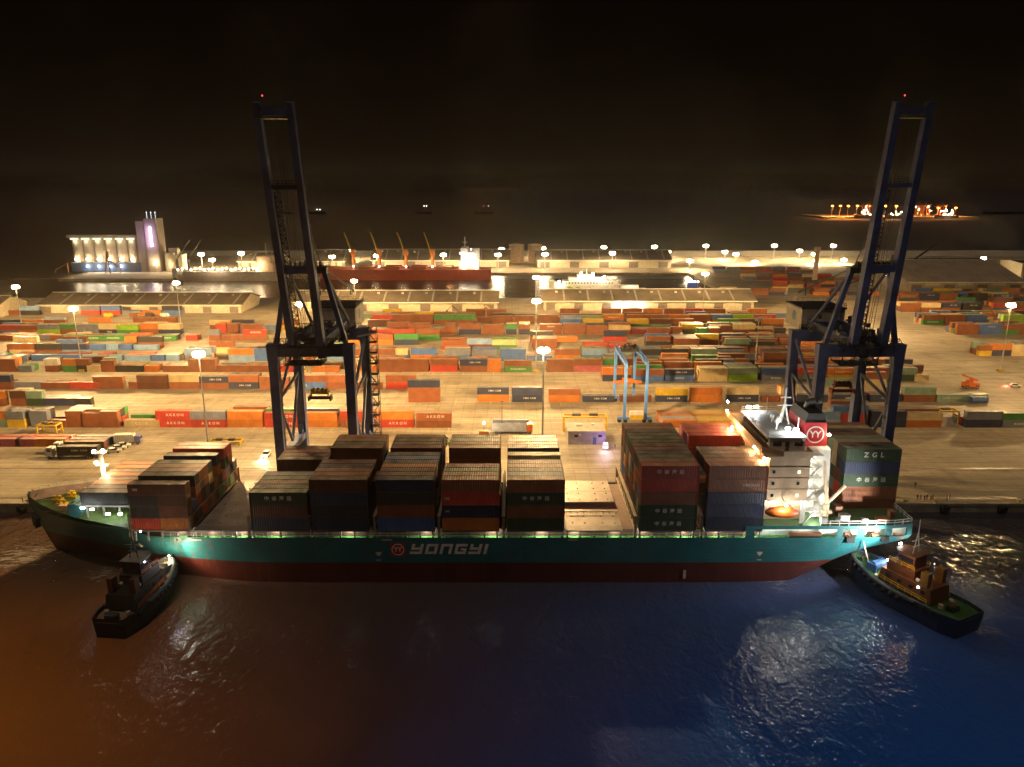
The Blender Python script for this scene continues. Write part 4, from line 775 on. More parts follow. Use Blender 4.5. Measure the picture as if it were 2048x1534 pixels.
# ---------------------------------------------------------------- floodlight masts
WARM = (1, .62, .25)
def flood(l):                                                # floodlights aimed outward: even light on the ground, little upward
    l.use_nodes = True; nt = l.node_tree; L = nt.links; em = [n for n in nt.nodes if n.type == 'EMISSION'][0]
    tc = NN(nt, 'ShaderNodeTexCoord'); s = NN(nt, 'ShaderNodeSeparateXYZ'); vm = NN(nt, 'ShaderNodeVectorMath', operation='SCALE'); vm.inputs[3].default_value = -1; L.new(tc.outputs['Normal'], vm.inputs[0]); L.new(vm.outputs[0], s.inputs[0])
    c = NN(nt, 'ShaderNodeMath', operation='MAXIMUM'); L.new(s.outputs[2], c.inputs[0]); c.inputs[1].default_value = .38
    p = NN(nt, 'ShaderNodeMath', operation='POWER'); L.new(c.outputs[0], p.inputs[0]); p.inputs[1].default_value = -2.8
    u = NN(nt, 'ShaderNodeMapRange'); L.new(s.outputs[2], u.inputs[0]); u.inputs[1].default_value = 0; u.inputs[2].default_value = .25; u.inputs[3].default_value = .1
    m = NN(nt, 'ShaderNodeMath', operation='MULTIPLY'); L.new(p.outputs[0], m.inputs[0]); L.new(u.outputs[0], m.inputs[1]); L.new(m.outputs[0], em.inputs['Strength'])
def mast(x, y, h, power, label, z0=0.0, lit=True, big=1.0, base=True, grp='floodlight masts of the port', col=WARM, gl=None):
    g = thing('floodlight_mast', label, 'light mast', (x, y, z0), 0, grp)
    MB().cyl((0, 0, .0), (0, 0, h), .34 * big, .16 * big, 8).build('pole', mat('galvanised', (.45, .43, .4), .45, .4), g)
    hd = MB().cyl((0, 0, h - .1), (0, 0, h + .12), 1.3 * big, 1.3 * big, 12).cyl((0, 0, h + .12), (0, 0, h + .5), .25).build('head_ring', grey, g)
    if base: MB().box(-1.1, 1.1, -1.1, 1.1, 0, 1.1).build('plinth', mat('plinth_yellow', (.45, .32, .05), .7, dirt=.4), g)
    b = MB()
    for i in range(8): a = i * math.pi / 4; c, s = math.cos(a), math.sin(a); b.ball((c * 1.15 * big, s * 1.15 * big, h - .55 * big), .85 * big, 6, 1)
    o = b.build('lamp', (gl or gl_mast) if lit else grey, g)
    if lit:
        l = lamp(g, (0, 0, h - 1.0), power, col, 1.2).data
        if not gl: flood(l)
    return g
MN = [(397, 705, 231), (1087, 697, 231)]
for i, (px, py, D) in enumerate(MN):
    p = pd(px, py, D); mast(p.x, D, p.z, 78000, ['tall lit floodlight mast behind the first stacks of the ship, nearest on the left', 'tall lit floodlight mast behind the pale office trucks, nearest one at the middle'][i])
for i, (px, py, D, lit, w) in enumerate(((146, 615, 333, 1, 'by the yellow plinth in the left yard'), (600, 606, 333, 1, 'seen through the legs of the bow crane'), (1073, 600, 333, 1, 'lower of the two bright lamps at the middle'), (1518, 636, 333, 0, 'between the blue containers left of the stern crane'), (2023, 608, 333, 1, 'near the right edge above the empty asphalt'))):
    p = pd(px, py, D); mast(p.x, D, p.z, (66000 if px < 1900 else 36000), f"{'lit' if lit else 'unlit'} floodlight mast {w}", lit=bool(lit))
for i, (px, py, D, w) in enumerate(((31, 572, 430, 'beside the orange roof at the left edge'), (352, 564, 430, 'in front of the long shed on the left'), (708, 560, 470, 'before the middle shed roof'), (1072, 553, 470, 'upper of the two bright lamps at the middle, by the white ferry'), (1411, 546, 470, 'before the right shed roof'), (1779, 548, 470, 'seen between the boom girders of the stern crane'))):
    p = pd(px, py, D); mast(p.x, D, p.z, 46000, f"lit floodlight mast {w}")
# unseen masts added past the frame edges in the front row to light corners
for (x, y) in ((-260, 231), (158, 236), (258, 231)): mast(x, y, 31, (24000 if x < 0 else 46000) if x != 158 else 34000, f"unseen floodlight mast added to the front row {'left' if x < 0 else 'right'} of the frame" if x != 158 else 'lit floodlight mast on the open asphalt right of the stern crane') if x != 158 else None
FAR = [(402, 507), (424, 518), (482, 505), (664, 512), (700, 500), (753, 510), (887, 508), (996, 508), (1003, 497), (1086, 495), (1090, 507), (1208, 493), (1225, 505), (1309, 492), (1336, 502), (1412, 490), (1450, 502), (1472, 507), (1549, 490), (1600, 500), (1629, 507), (1632, 520), (1667, 490), (1688, 518), (1967, 515), (1981, 545), (1510, 522), (1380, 520)]
for i, (px, py) in enumerate(FAR):
    D = 850 if py < 504 else (746 if px < 1400 else 800); D = 640 if py > 530 else D; p = pd(px, py, D); w = 'white' if i in (20, 26) else 'warm'
    mast(p.x, D, p.z, 26000 if px > 340 else 9000, f"{w} lit floodlight mast on the far quay, {nth(i)} of that line from the left", big=1.5, base=False, grp='floodlights along the far quay', col=(1, .68, .33))
# ---------------------------------------------------------------- sheds
def shed(label, x0, x1, y0, y1, ev, rg, ndoor=9, mats=None, endw=None, ov=1.6, name='storage_shed', grp=None, roof=None):
    g = thing(name, label, 'shed', ((x0 + x1) / 2, y0, 0), 0, grp); a, b_ = x0 - (x0 + x1) / 2, x1 - (x0 + x1) / 2; d = y1 - y0; ym = d / 2
    MB().prism([(0, 0), (d, 0), (d, ev), (ym, rg), (0, ev)], a, b_).build('wall', mats or wallm, g)
    rf = MB(); t = .35; k = (rg - ev) / ym
    for s in (0, 1):
        ya, yb = (-ov, ym) if s == 0 else (d + ov, ym); za = ev - ov * k
        rf.add([(a - ov, ya, za + .12), (b_ + ov, ya, za + .12), (b_ + ov, yb, rg + .12), (a - ov, yb, rg + .12), (a - ov, ya, za + .12 + t), (b_ + ov, ya, za + .12 + t), (b_ + ov, yb, rg + .12 + t), (a - ov, yb, rg + .12 + t)], [(3, 2, 1, 0), (4, 5, 6, 7), (0, 1, 5, 4), (1, 2, 6, 5), (2, 3, 7, 6), (3, 0, 4, 7)])
    r_ = rf.build('roof', roof or roofm, g); n = int((b_ - a) / 7); q = MB()
    MB().box(a - ov, b_ + ov, ym - .5, ym + .5, rg + .45, rg + .75).build('ridge_cap', white, r_)
    MB().box(a - ov, b_ + ov, -ov - .25, -ov, ev - ov * k - .1, ev - ov * k + .5).build('gutter', white, r_)
    for i in range(max(3, int((b_ - a) / 16))): x = a + 8 + i * 16; MB().box(x, x + 1.6, ym - 5.2, ym - 3.9, rg - 1.7, rg - .2).build('roof_vent', grey, r_); MB().add([(x + 5, -ov + 1, ev - ov * k + k + .56), (x + 6.2, -ov + 1, ev - ov * k + k + .56), (x + 6.2, ym - 1.5, rg - 1.5 * k + .5), (x + 5, ym - 1.5, rg - 1.5 * k + .5)], [(0, 1, 2, 3)]).build('skylight', mat('skylight', (.3, .29, .26), .3), r_)
    w = (b_ - a) / ndoor
    for i in range(ndoor):
        if i % 2 == 0: MB().box(a + i * w + w * .18, a + i * w + w * .82, -.12, -.02, .1, ev * .72).build('door', dkdoor, g)
        else: MB().box(a + i * w + .3, a + i * w + w * .9, -.1, -.02, ev * .66, ev * .86).build('window', mat('pale_panel', (.6, .52, .36), .5), g)
    return g
shed('long low storage shed with brown roof on the left behind the yard', -306, -176, 492, 530, 5.6, 10.4, 15)
shed('long storage shed in the middle, partly behind the bow crane', -146, -10, 500, 530, 6.2, 11.2, 13)
shed('long storage shed on the right with a bright doorway', 21, 160, 503, 532, 6.6, 11.8, 15)
shed('shed with orange lit gable at the left edge', -420, -322, 470, 505, 6.0, 11.5, 9)
for x in (70, 77, 84): d = MB().box(x - 2.6, x + 2.6, 502.2, 502.4, 4.2, 4.9).build('wall_lamp', glow('shed_glow', (1, .98, .85), 25)); tag(d, f"bright white lamp bar over the right shed doorway, {['left', 'middle', 'right'][int((x - 70) / 7)]} one", 'lamp', 'shed doorway lamps'); lamp(d, (x, 500.6, 4.0), 3200, (1, .97, .85), .8)
for i, (xa, xb, yp, ya, ev, rg, w) in enumerate(((478, 560, 541, 770, 6, 13, 'behind the grey ship'), (630, 690, 541, 775, 6, 15, 'left of the red ship cranes'), (745, 1018, 541, 775, 7, 15.5, 'behind the red ship superstructure'), (1075, 1340, 545, 765, 8, 15.5, 'behind the white ferry'))):
    p, q = pd(xa, yp, ya), pd(xb, yp, ya); shed(f"far pale roofed warehouse {w}", p.x, q.x, ya, ya + 36, ev, rg, 9)
p, q = pd(1812, 580, 585), pd(1950, 580, 585); shed('big dim warehouse with broad grey roof right of the stern crane', p.x + 4, q.x + 40, 590, 680, 8, 20, 7, conc, roof=mat('roof_pale', (.34, .28, .2), .6, 0, .2, .1, .3))
p, q = pd(1855, 540, 720), pd(1990, 540, 720); shed('long low pale building under the dark sky at right', p.x, q.x, 735, 760, 9, 11, 9)
p = pd(2040, 560, 640); shed('pale block building cut by the right edge', p.x, p.x + 60, 640, 670, 17, 18, 5)
for i, (xp, w) in enumerate(((1033, 16), (1071, 15))):
    p = pd(xp, 527, 800); g = thing('storage_tank', ['white round storage tank, left one of the pair on the far quay', 'white round storage tank, right one of the pair on the far quay'][i], 'tank', (p.x, 815, 0), 0, 'storage tanks')
    MB().cyl((0, 0, 0), (0, 0, 19), w * .5, n=24).build('shell', cream, g); MB().cyl((0, 0, 19), (0, 0, 20), w * .5, 1, 24).build('roof', white, g)
# grain silos
SX = pd(216, 553, 735).x
g = thing('grain_silo', 'row of tall concrete grain silos with a lit top gallery and a tall head house', 'silo', (SX, 735, 0)); w = 11.1; x0 = -5.5 * w + 28 - 28
x0 = pd(150, 520, 735).x - SX; x1 = pd(283, 520, 735).x - SX; w = (x1 - x0) / 6
for i in range(6):
    c = MB().cyl((x0 + w * (i + .5), 0, 9), (x0 + w * (i + .5), 0, 31.5), w * .5, n=18).build('silo_cylinder', mat('silo_concrete', (.36, .3, .24), .8, 0, .15, .1, .2), g)
    d = MB().box(x0 + w * i + w * .15, x0 + w * (i + 1) - w * .15, -w * .5 - 1.0, -w * .5 - .6, 30.2, 31.4).build('gallery_lamp', glow('gallery_glow', (1, .93, .6), 1.6), g); lamp(d, (x0 + w * (i + .5), -w * .5 - 1.6, 29), 1300, (1, .85, .5), .8)
    d = MB().ball((x0 + w * (i + .5), -w * .5 - 2, 12), .8).build('wall_lamp', gl_mast, g); lamp(d, (x0 + w * (i + .5), -w * .5 - 3.5, 12), 1300, (1, .75, .45), .8)
MB().box(x0 - 2, x1, -w * .5, w * .5, 31.5, 34).build('top_gallery', wallm, g); MB().box(x0, x1 + 2, -7.5, 7, 0, 9).build('base_building', mat('base_blue', (.1, .13, .2), .6), g)
for i in range(4): d = MB().ball((x0 + w * (i + 1.5), -8.4, 5.6), .7).build('base_lamp', gl_white, g); lamp(d, (x0 + w * (i + 1.5), -10, 5), 1200, (.95, 1, 1), .6)
t0 = x1 + 1; tw = MB().box(t0, t0 + 12, -6, 8, 0, 47).box(t0 + 9, t0 + 20, -8, 8, 0, 49.5).build('head_house', mat('silo_concrete', (.36, .3, .24)), g)
MB().box(t0 + 13.4, t0 + 15.2, -8.3, -8.02, 24, 42).build('stair_window', glow('stair_glow', (.93, .75, 1), 9), tw)
for z in (26, 33, 40): lamp(tw, (t0 + 13, -11.5, z), 1800, (.75, .5, 1), .8)
lamp(tw, (t0 + 16, -12, 10), 3000, (1, .8, .5), .8); MB().ball((t0 + 16, -8.6, 8), .9).build('wall_lamp', gl_mast, tw)
for i in range(3): MB().ball((t0 + 9 + i * 4, 0, 55), .42).cyl((t0 + 9 + i * 4, 0, 47), (t0 + 9 + i * 4, 0, 55), .1).build('roof_lamp', glow('dim_white', (.9, .95, 1), 3), tw)
b = MB().box(t0 + 24, t0 + 40, -6, 6, 0, 16).cyl((t0 + 30, -7, 0), (t0 + 30, -7, 18), 4).box(t0 + 27, t0 + 35, -3, 3, 16, 22).build('process_building', wallm, g); lamp(b, (t0 + 32, -14, 7), 2500, (1, .75, .4), .8)
b = MB()
for (x, y, z, x2, z2) in ((-40, -16, 3, -28, 9), (8, -18, 2, 12, 20), (12, -18, 12, 22, 6)): b.beam((x, y, z), (x2, y, z2), 1.2).beam((x, y, 0), (x, y, z), .8).beam((x2, y, 0), (x2, y, z2), .8)
b.build('loading_conveyor', mat('rust_steel', (.35, .15, .05), .6), g)
# ---------------------------------------------------------------- far ships
def vessel(name, label, cat, x0, x1, yc, beam, top, hullm, bow=-1):
    g = thing(name, label, cat, ((x0 + x1) / 2, yc, 0)); L = x1 - x0; m = MB(); st = []
    for i in range(15):
        t = i / 14; u = t if bow < 0 else 1 - t; k = min(1, (u / .16) ** .6 if u < .16 else 1) * (1 if u < .93 else .86); z = top + (1.6 if u < .12 else 0); st.append(((t - .5) * L, k * beam / 2, z))
    n = len(st); vs = []
    for x, k, z in st: vs += [(x, -k * .9, WZ - .5), (x, -k, z), (x, k, z), (x, k * .9, WZ - .5)]
    m.add(vs, [(4 * i + j, 4 * i + 4 + j, 4 * i + 5 + j, 4 * i + 1 + j) for i in range(n - 1) for j in range(3)] + [(0, 1, 2, 3), (4 * n - 4, 4 * n - 3, 4 * n - 2, 4 * n - 1)])
    m.build('hull', hullm, g); return g
sy = 692; xa, xb = pd(640, 555, sy).x, pd(982, 555, sy).x
g = vessel('bulk_carrier', 'long rust red bulk carrier with four deck cranes and white superstructure at the far quay', 'ship', xa, xb, sy + 2, 24, 7.2, mat('bulk_red', (.36, .06, .03), .6, dirt=.3)); xm = (xa + xb) / 2
for xp in (707, 759, 812, 865):
    x = pd(xp, 540, sy).x - xm; k = MB().cyl((x, 0, 7), (x, 0, 24), 1.5, 1.3).box(x - 2, x + 2, -2, 2, 19, 24).build('deck_crane', mat('crane_orange', (.5, .16, .03), .6), g)
    MB().beam((x - 1, -.9, 20), (x - 7, -.5, 39), .5).beam((x - 1, .9, 20), (x - 7, .5, 39), .5).beam((x, 0, 24), (x - 7, 0, 39), .15).build('jib', yel, k)
    lamp(k, (x - 3, -6, 14), 2600, (1, .75, .4), .6); MB().ball((x, -1.6, 9), .45).build('deck_lamp', gl_white, k)
for xp in (735, 786, 838, 890): x = pd(xp, 540, sy).x - xm; MB().box(x - 7, x + 7, -8, 8, 7.2, 9.4).build('hatch_cover', mat('bulk_hatch', (.32, .09, .04), .6), g)
x = pd(939, 540, sy).x - xm
sp_ = MB().box(x - 9, x + 9, -10, 10, 7.2, 14).box(x - 7, x + 6, -10, 10, 14, 22).box(x - 7, x - 1, -11, 11, 22, 26).cyl((x - 4, 0, 26), (x - 4, 0, 35), .5).box(x - 6.5, x - 1.5, -.4, .4, 30, 30.6).box(x + 3, x + 9, -3, 3, 14, 25).build('superstructure', white, g)
rr = random.Random(4)
for i in range(16): q = (x + rr.uniform(-8, 8), -10.6, rr.choice((9, 12.5, 15.5, 18.5, 21.5, 25))); MB().ball(q, .42).build('cabin_lamp', gl_mast if i % 3 else gl_white, sp_)
for dx in (-6, 0, 7): lamp(sp_, (x + dx, -15, 16), 2600, (1, .9, .7), .8)
lamp(g, (x - 18, -4, 11), 3000, (1, .45, .15), .6)
sy = 684; xa, xb = pd(342, 560, sy).x, pd(560, 560, sy).x; xm = (xa + xb) / 2
g = vessel('cargo_ship', 'grey cargo ship with a string of small deck lights left of the bow crane', 'ship', xa, xb, sy + 4, 22, 6.0, mat('ship_grey', (.36, .33, .3), .6, dirt=.3), -1)
x = pd(532, 540, sy).x - xm; q = MB().box(x - 8, x + 8, -9, 9, 6, 13).box(x - 6, x + 6, -9, 9, 13, 19).cyl((x, 0, 19), (x, 0, 30), .4).build('superstructure', cream, g); lamp(q, (x - 3, -13, 12), 3500, (1, .75, .45), .7)
for xp in (380, 402): x = pd(xp, 545, sy).x - xm; MB().cyl((x - 12, 0, 6), (x - 12, 0, 16), 1).beam((x - 12, 0, 16), (x + 1, 0, 33), .7).build('deck_crane', steel, g)
for i in range(19): x = pd(362 + i * 8.8, 545, sy).x - xm; MB().ball((x, -10, 7.6 + (i * 7 % 3) * .7), .5).build('deck_lamp', gl_mast, g)
lamp(g, (xa - xm + 40, -14, 9), 3000, (1, .75, .45), .7); lamp(g, (0, -14, 9), 3000, (1, .75, .45), .7)
sy = 588; xa, xb = pd(1098, 575, sy).x, pd(1236, 575, sy).x; xm = (xa + xb) / 2
g = vessel('passenger_ferry', 'white passenger ferry with green stripes and bright deck lights behind the right shed', 'ferry', xa, xb, sy, 14, 7.0, white, -1); L = xb - xa
f = MB().box(-L * .3, L * .48, -6.6, 6.6, 7, 9.6).box(-L * .22, L * .3, -5.6, 5.6, 9.6, 12).box(-L * .1, L * .14, -5, 5, 12, 14).cyl((2, 0, 14), (2, 0, 18), .3).build('superstructure', white, g)
for i in range(16): MB().box(-L * .27 + i * L * .044, -L * .25 + i * L * .044, -6.68, -6.6, 7.7, 8.7).build('window', glass, f)
MB().prism([(-L * .28, 5.6), (-L * .2, 5.6), (-L * .05, 2), (-L * .13, 2)], -7.12, -7.02, 'y').prism([(-L * .14, 5.2), (-L * .08, 5.2), (L * .02, 2.2), (-L * .04, 2.2)], -7.12, -7.02, 'y').build('stripe', pm('L'), g)
for (x, y, z, p_) in ((-L * .36, -8, 9, 5200), (-L * .05, -8, 15.5, 5200), (L * .12, -8, 15, 4200), (L * .28, -8, 12.5, 4200)): d = MB().ball((x, y + 2.5, z), .9).build('deck_lamp', gl_mast, f); lamp(d, (x, y - .5, z), p_, (1, .88, .6), .7)
sy = 592; p = pd(1382, 570, sy); g = vessel('harbour_tug', 'small dark blue boat with white lamps moored past the ferry', 'boat', p.x - 6, p.x + 9, sy, 8, 2.4, mat('tug_blue', (.04, .06, .3), .5)); MB().box(-4, 3, -2.5, 2.5, 2.4, 8).cyl((0, 0, 8), (0, 0, 13), .2).build('wheelhouse', mat('tug_blue', (.04, .06, .3)), g)
for i in range(4): MB().ball((-4 + i * 2.4, -2.8, 8.3), .45).build('deck_lamp', gl_white, g)
p = pd(1262, 572, sy); g = vessel('fast_ferry', 'low white boat with green band between the ferry and the blue boat', 'boat', p.x - 13, p.x + 12, sy, 8, 2.6, white); MB().box(-8, 6, -3.2, 3.2, 2.6, 5.4).build('cabin', white, g); lamp(g, (0, -8, 8), 2500, (1, .9, .65), .6)
# ---------------------------------------------------------------- the port across the sea and ships at anchor
p0, p1 = pd(1655, 434, 1900), pd(1935, 437, 1900)
struct(MB().box(p0.x - 10, p1.x + 25, 1895, 2050, WZ - 1, 1.2).build('far_shore', conc))
rr = random.Random(3)
for i, px in enumerate((1665, 1681, 1697, 1715, 1772, 1793, 1877, 1912)):
    p = pd(px, 411 if i < 6 else 415, 1910); mast(p.x, 1910, p.z - 1.2, 900000, f"orange lamp mast of the port across the sea, {nth(i)} from the left", z0=1.2, big=1.7, base=False, grp='orange lamp masts across the sea', col=(1, .30, .05), gl=gl_or)
for i, px in enumerate((1840, 1852, 1885, 1733)):
    p = pd(px, 430, 1925); g = thing('port_crane', f"small orange lit crane of the port across the sea, {nth(i)} from its left" if i < 3 else 'orange ship crane across the sea beside the boom of the stern crane', 'crane', (p.x, 1925, 1.2), 0, 'cranes across the sea')
    o_ = mat('far_orange', (.5, .16, .06), .6); MB().beam((-7, 0, 0), (-6, 0, 26), 1.5).beam((7, 0, 0), (6, 0, 26), 1.5).beam((-7, 12, 0), (-6, 12, 26), 1.5).beam((7, 12, 0), (6, 12, 26), 1.5).box(-8, 8, -1, 13, 24, 27).build('portal', o_, g)
    MB().beam((0, 6, 26), (-20, 6, 24), 1.6).beam((0, 6, 26), (14, 6, 28), 1.6).beam((0, 6, 34), (-16, 6, 25), .7).beam((0, 6, 26), (0, 6, 34), 1.2).build('jib', o_, g)
    for k in range(5): MB().ball((rr.uniform(-14, 12), -1.5, rr.uniform(2, 27)), .9).build('crane_lamp', gl_mast if k % 2 else gl_or, g)
p = pd(1712, 428, 1930); g = vessel('anchored_ship', 'ship with white lights at the port across the sea, left one', 'ship', p.x - 22, p.x + 22, 1890, 14, 6, steel)
for k in range(9): MB().ball((rr.uniform(-16, 8), -8, rr.uniform(7, 18)), .9).build('deck_lamp', gl_white if k % 2 else gl_mast, g)
p = pd(1890, 431, 1890); g = vessel('anchored_ship', 'ship with white lights at the port across the sea, right one', 'ship', p.x - 30, p.x + 26, 1882, 14, 6, steel)
for k in range(10): MB().ball((rr.uniform(-20, 14), -8, rr.uniform(7, 18)), .9).build('deck_lamp', gl_mast, g)
p = pd(1790, 430, 1890); g = vessel('anchored_ship', 'ship with white lights at the port across the sea, seen between the boom girders', 'ship', p.x - 25, p.x + 20, 1884, 14, 6, steel)
for k in range(7): MB().ball((rr.uniform(-20, 14), -8, rr.uniform(7, 14)), .8).build('deck_lamp', gl_mast, g)
for i, (xa, xb, py, cc) in enumerate(((569, 578, 426, gl_white), (634, 640, 419, gl_mast), (848, 853, 412, gl_white), (967, 977, 412, gl_red), (1982, 1983, 432, gl_white), (2007, 2008, 431, gl_white), (2034, 2035, 430, gl_mast))):
    D = 2150; a, c = pd(xa, py, D), pd(xb, py, D); g = vessel('anchored_ship', f"dark ship at anchor on the sea showing {'red and white' if cc is gl_red else 'pale'} lights, {nth(i)} from left", 'ship', a.x - 24, c.x + 14, D, 14, WZ + 7, steel)
    for k, q in enumerate((a, c)): MB().cyl((q.x - g.location.x, 0, 4), (q.x - g.location.x, 0, q.z), .5).build('light_mast', steel, g); MB().ball((q.x - g.location.x, -.8, q.z), 1.1 if i < 4 else .8).build('anchor_light', gl_red if cc is gl_red and k == 0 else gl_dim, g)
# breakwater and mounds on the far quay
struct(MB().prism([(0, 0), (10, 5), (18, 5), (28, 0)], -390, 900).build('breakwater', conc)).location = (0, 890, 0)
# mobile harbour crane seen behind the stern crane
p = pd(1800, 520, 640); g = thing('mobile_crane', 'dim mobile harbour crane with raised lattice jib behind the stern crane boom', 'crane', (p.x - 6, 640, 0)); MB().box(-4, 4, -4, 4, 0, 3).box(-3, 3, -3, 3, 3, 9).cyl((0, 0, 9), (0, 0, 24), 1.2).build('chassis', steel, g); MB().beam((0, 0, 16), (9, 0, 54), .9).beam((1.6, 0, 16), (9.4, 0, 54), .5).beam((0, 0, 24), (9, 0, 54), .2).build('jib', cream, g)
p = pd(1835, 545, 700); g = thing('mobile_crane', 'dim mobile harbour crane with low jib to the right of the stern crane', 'crane', (p.x, 720, 0)); MB().box(-4, 4, -4, 4, 0, 3).box(-3, 3, -3, 3, 3, 8).build('chassis', steel, g); MB().beam((0, 0, 8), (26, 0, 28), 1.3).beam((0, 1, 7), (26, 1, 27), .5).build('jib', steel, g)
p = pd(1650, 545, 620); g = thing('water_tower', 'slim pale tower among the lamps left of the stern crane', 'tower', (p.x, 640, 0)); MB().box(-1.5, 1.5, -1.5, 1.5, 0, 30).box(-2.0, 2.0, -2.0, 2.0, 27, 30.5).build('shaft', cream, g)
# ---------------------------------------------------------------- office, trucks, cars and people on the quay
p = gp(1173, 889); g = thing('port_office', 'small flat roofed cream office building on the quay with dark door', 'building', (p.x, p.y, 0))
MB().box(-6.0, 6.0, 0, 9, 0, 4.2).box(-6.2, 6.2, -.2, 9.2, 4.2, 4.55).build('wall', mat('office_wall', (.5, .42, .34), .75, dirt=.2), g)
MB().box(2.0, 3.1, -.06, 0, 0, 2.5).build('door', mat('door_blue', (.1, .14, .25), .5), g)
for x in (4.3, -3.4): MB().box(x - .6, x + .6, -.05, 0, 2.5, 3.3).build('window', glass, g)
MB().box(-2.6, -1.9, -.4, 0, 3.2, 3.7).box(-3, -1, 5, 6, 4.55, 5.2).box(2, 3, 6, 7, 4.55, 5.0).build('air_conditioner', white, g)
def frame(px, py, L, label, h=5.2, dpt=3.4):
    p = gp(px, py); g = thing('lifting_frame', label, 'lifting frame', (p.x, p.y, 0), 0, 'yellow lifting frames'); m = MB()
    for s in (-L / 2, L / 2):
        m = MB()
        for y in (0, dpt): m.beam((s, y, 0), (s, y, h), .42)
        m.beam((s, 0, h), (s, dpt, h), .4).beam((s, 0, h * .5), (s, dpt, h * .5), .22).build('end_frame', yel, g)
    MB().beam((-L / 2, 0, h), (L / 2, 0, h), .5).beam((-L / 2, dpt, h), (L / 2, dpt, h), .5).beam((-L / 2, dpt, .3), (L / 2, dpt, .3), .3).build('top_beam', yel, g)
    for s in (-.2, .2): MB().box(L * (s - .1), L * (s + .1), dpt / 2 - .7, dpt / 2 + .7, h + .25, h + .8).build('motor', steel, g)
frame(1170, 864, 14.5, 'yellow steel lifting frame standing behind the small office'); frame(95, 872, 6.4, 'small yellow lifting frame by the blue containers at left', 3.6)
frame(1808, 850, 14, 'yellow lifting frame left of the white wedge shaped load', 4.2); frame(1878, 848, 13, 'yellow lifting frame over the white wedge shaped load at right', 4.6)
p = gp(1872, 850); tag(MB().prism([(-5.5, 0), (5.5, 0), (4, 3.4), (-4.2, 3.4)], -1.6, 1.2, 'y').build('tarped_load', white), 'white wedge shaped tarpaulined load under the yellow frame', 'load').location = (p.x, p.y - .2, .05)
p = gp(432, 890); frame(448, 892, 10, 'flat yellow frame lying behind the tall bow stacks', 1.2)
def wheels(g, xs, w, r=.5):
    for x in xs:
        for s in (-1, 1):
            o = MB().cyl((x, s * (w - .3), r), (x, s * w, r), r, n=14).build('wheel', black, g); MB().cyl((x, s * (w - .02), r), (x, s * (w + .02), r), r * .5, n=10).build('rim', grey, o)
def truck(px, py, rz, label, load):
    p = gp(px, py); g = thing('container_truck', label, 'truck', (p.x, p.y, 0), rz, 'container trucks')
    c = MB().prism([(-9.4, .9), (-7.2, .9), (-7.2, 3.6), (-8.9, 3.6), (-9.4, 2.4)], -1.2, 1.2, 'y').build('cab', white, g)
    MB().box(-9.3, -9.05, -1.05, 1.05, 2.35, 3.2).build('windscreen', glass, c); MB().box(-8.7, -7.7, -1.23, -1.2, 2.3, 3.2).build('window', glass, c)
    MB().box(-9, 6.6, -.55, .55, .75, 1.15).box(-6.2, 6.6, -1.2, 1.2, 1.15, 1.3).build('chassis', steel, g); wheels(g, (-8.3, -5.6, 3.2, 4.5, 5.8), 1.2)
    o = bpy.data.objects.new('shipping_container', CM[(12.19, 2.59)]); C.objects.link(o); o.location = (p.x + .4 * math.cos(rz), p.y + .4 * math.sin(rz), 1.33); o.rotation_euler.z = rz
    o.material_slots[0].link = 'OBJECT'; o.material_slots[0].material = pm(load); tag(o, f"{PAL[load][0]} container riding on the {label[:label.index(' truck')]} truck", 'container', 'containers on trucks')
    q = link('lettering', text_mesh('CMA CGM', .9, letter, 0, .02, 1.25), o); q.location = (.6, -CW / 2 - .012, 1.35)
    return g
truck(158, 915, R(2), 'nearer white cabbed truck left of the ship bow carrying a dark container', 'k'); truck(172, 905, R(2), 'farther white cabbed truck left of the ship bow carrying a dark container', 'd')
def car(px, py, rz, label, m=white, name='parked_car', cat='car', grp='cars on the quay'):
    p = gp(px, py); g = thing(name, label, cat, (p.x, p.y, 0), rz, grp)
    b = MB().prism([(-2.2, .35), (2.2, .35), (2.25, .8), (1.1, .98), (-1.9, .98), (-2.25, .8)], -.88, .88, 'y').build('body', m, g)
    MB().prism([(-1.75, .98), (1.0, .98), (.45, 1.5), (-1.3, 1.5)], -.78, .78, 'y').build('cabin', glass, g); MB().box(-1.25, .4, -.72, .72, 1.5, 1.55).build('roof', m, g); wheels(g, (-1.4, 1.35), .9, .33)
    for s in (-1, 1): MB().box(2.2, 2.28, s * .6 - .2, s * .6 + .2, .6, .8).build('headlight', white, g)
    return g
car(228, 905, R(15), 'white car, nearest the tarped truck at left'); car(238, 899, R(15), 'white car, middle of the three by the tarped truck'); car(247, 894, R(12), 'white car, farthest of the three by the tarped truck')
g = car(533, 912, R(-90), 'white pickup with headlights on beside the bow crane leg', name='pickup_truck', cat='pickup'); MB().box(-2.2, -.9, -.8, .8, .98, 1.3).build('cargo_bed', white, g)
for s in (-1, 1): MB().ball((2.34, s * .6, .7), .2).build('headlamp', gl_mast, g); lamp(g, (2.6, s * .6, .8), 2600, (1, .85, .6), .1, spot=80, aim=(1, 0, -.12))
lamp(g, (0, 0, 4.5), 500, (1, .85, .6), .3)
g = car(1211, 897, R(-100), 'police car with blue flashing roof light in front of the office', name='police_car'); MB().box(-.55, -.2, -.6, .6, 1.55, 1.75).build('roof_light', gl_blue, g)
for x, c_, p_ in ((-.4, (.25, .12, 1), 300), (2.7, (.9, .7, 1), 500)): lamp(g, (x, 0, 2.3), p_, c_, .2)
lamp(g, (2.4, 0, .9), 2200, (.9, .75, 1), .1, spot=75, aim=(1, 0, -.14))
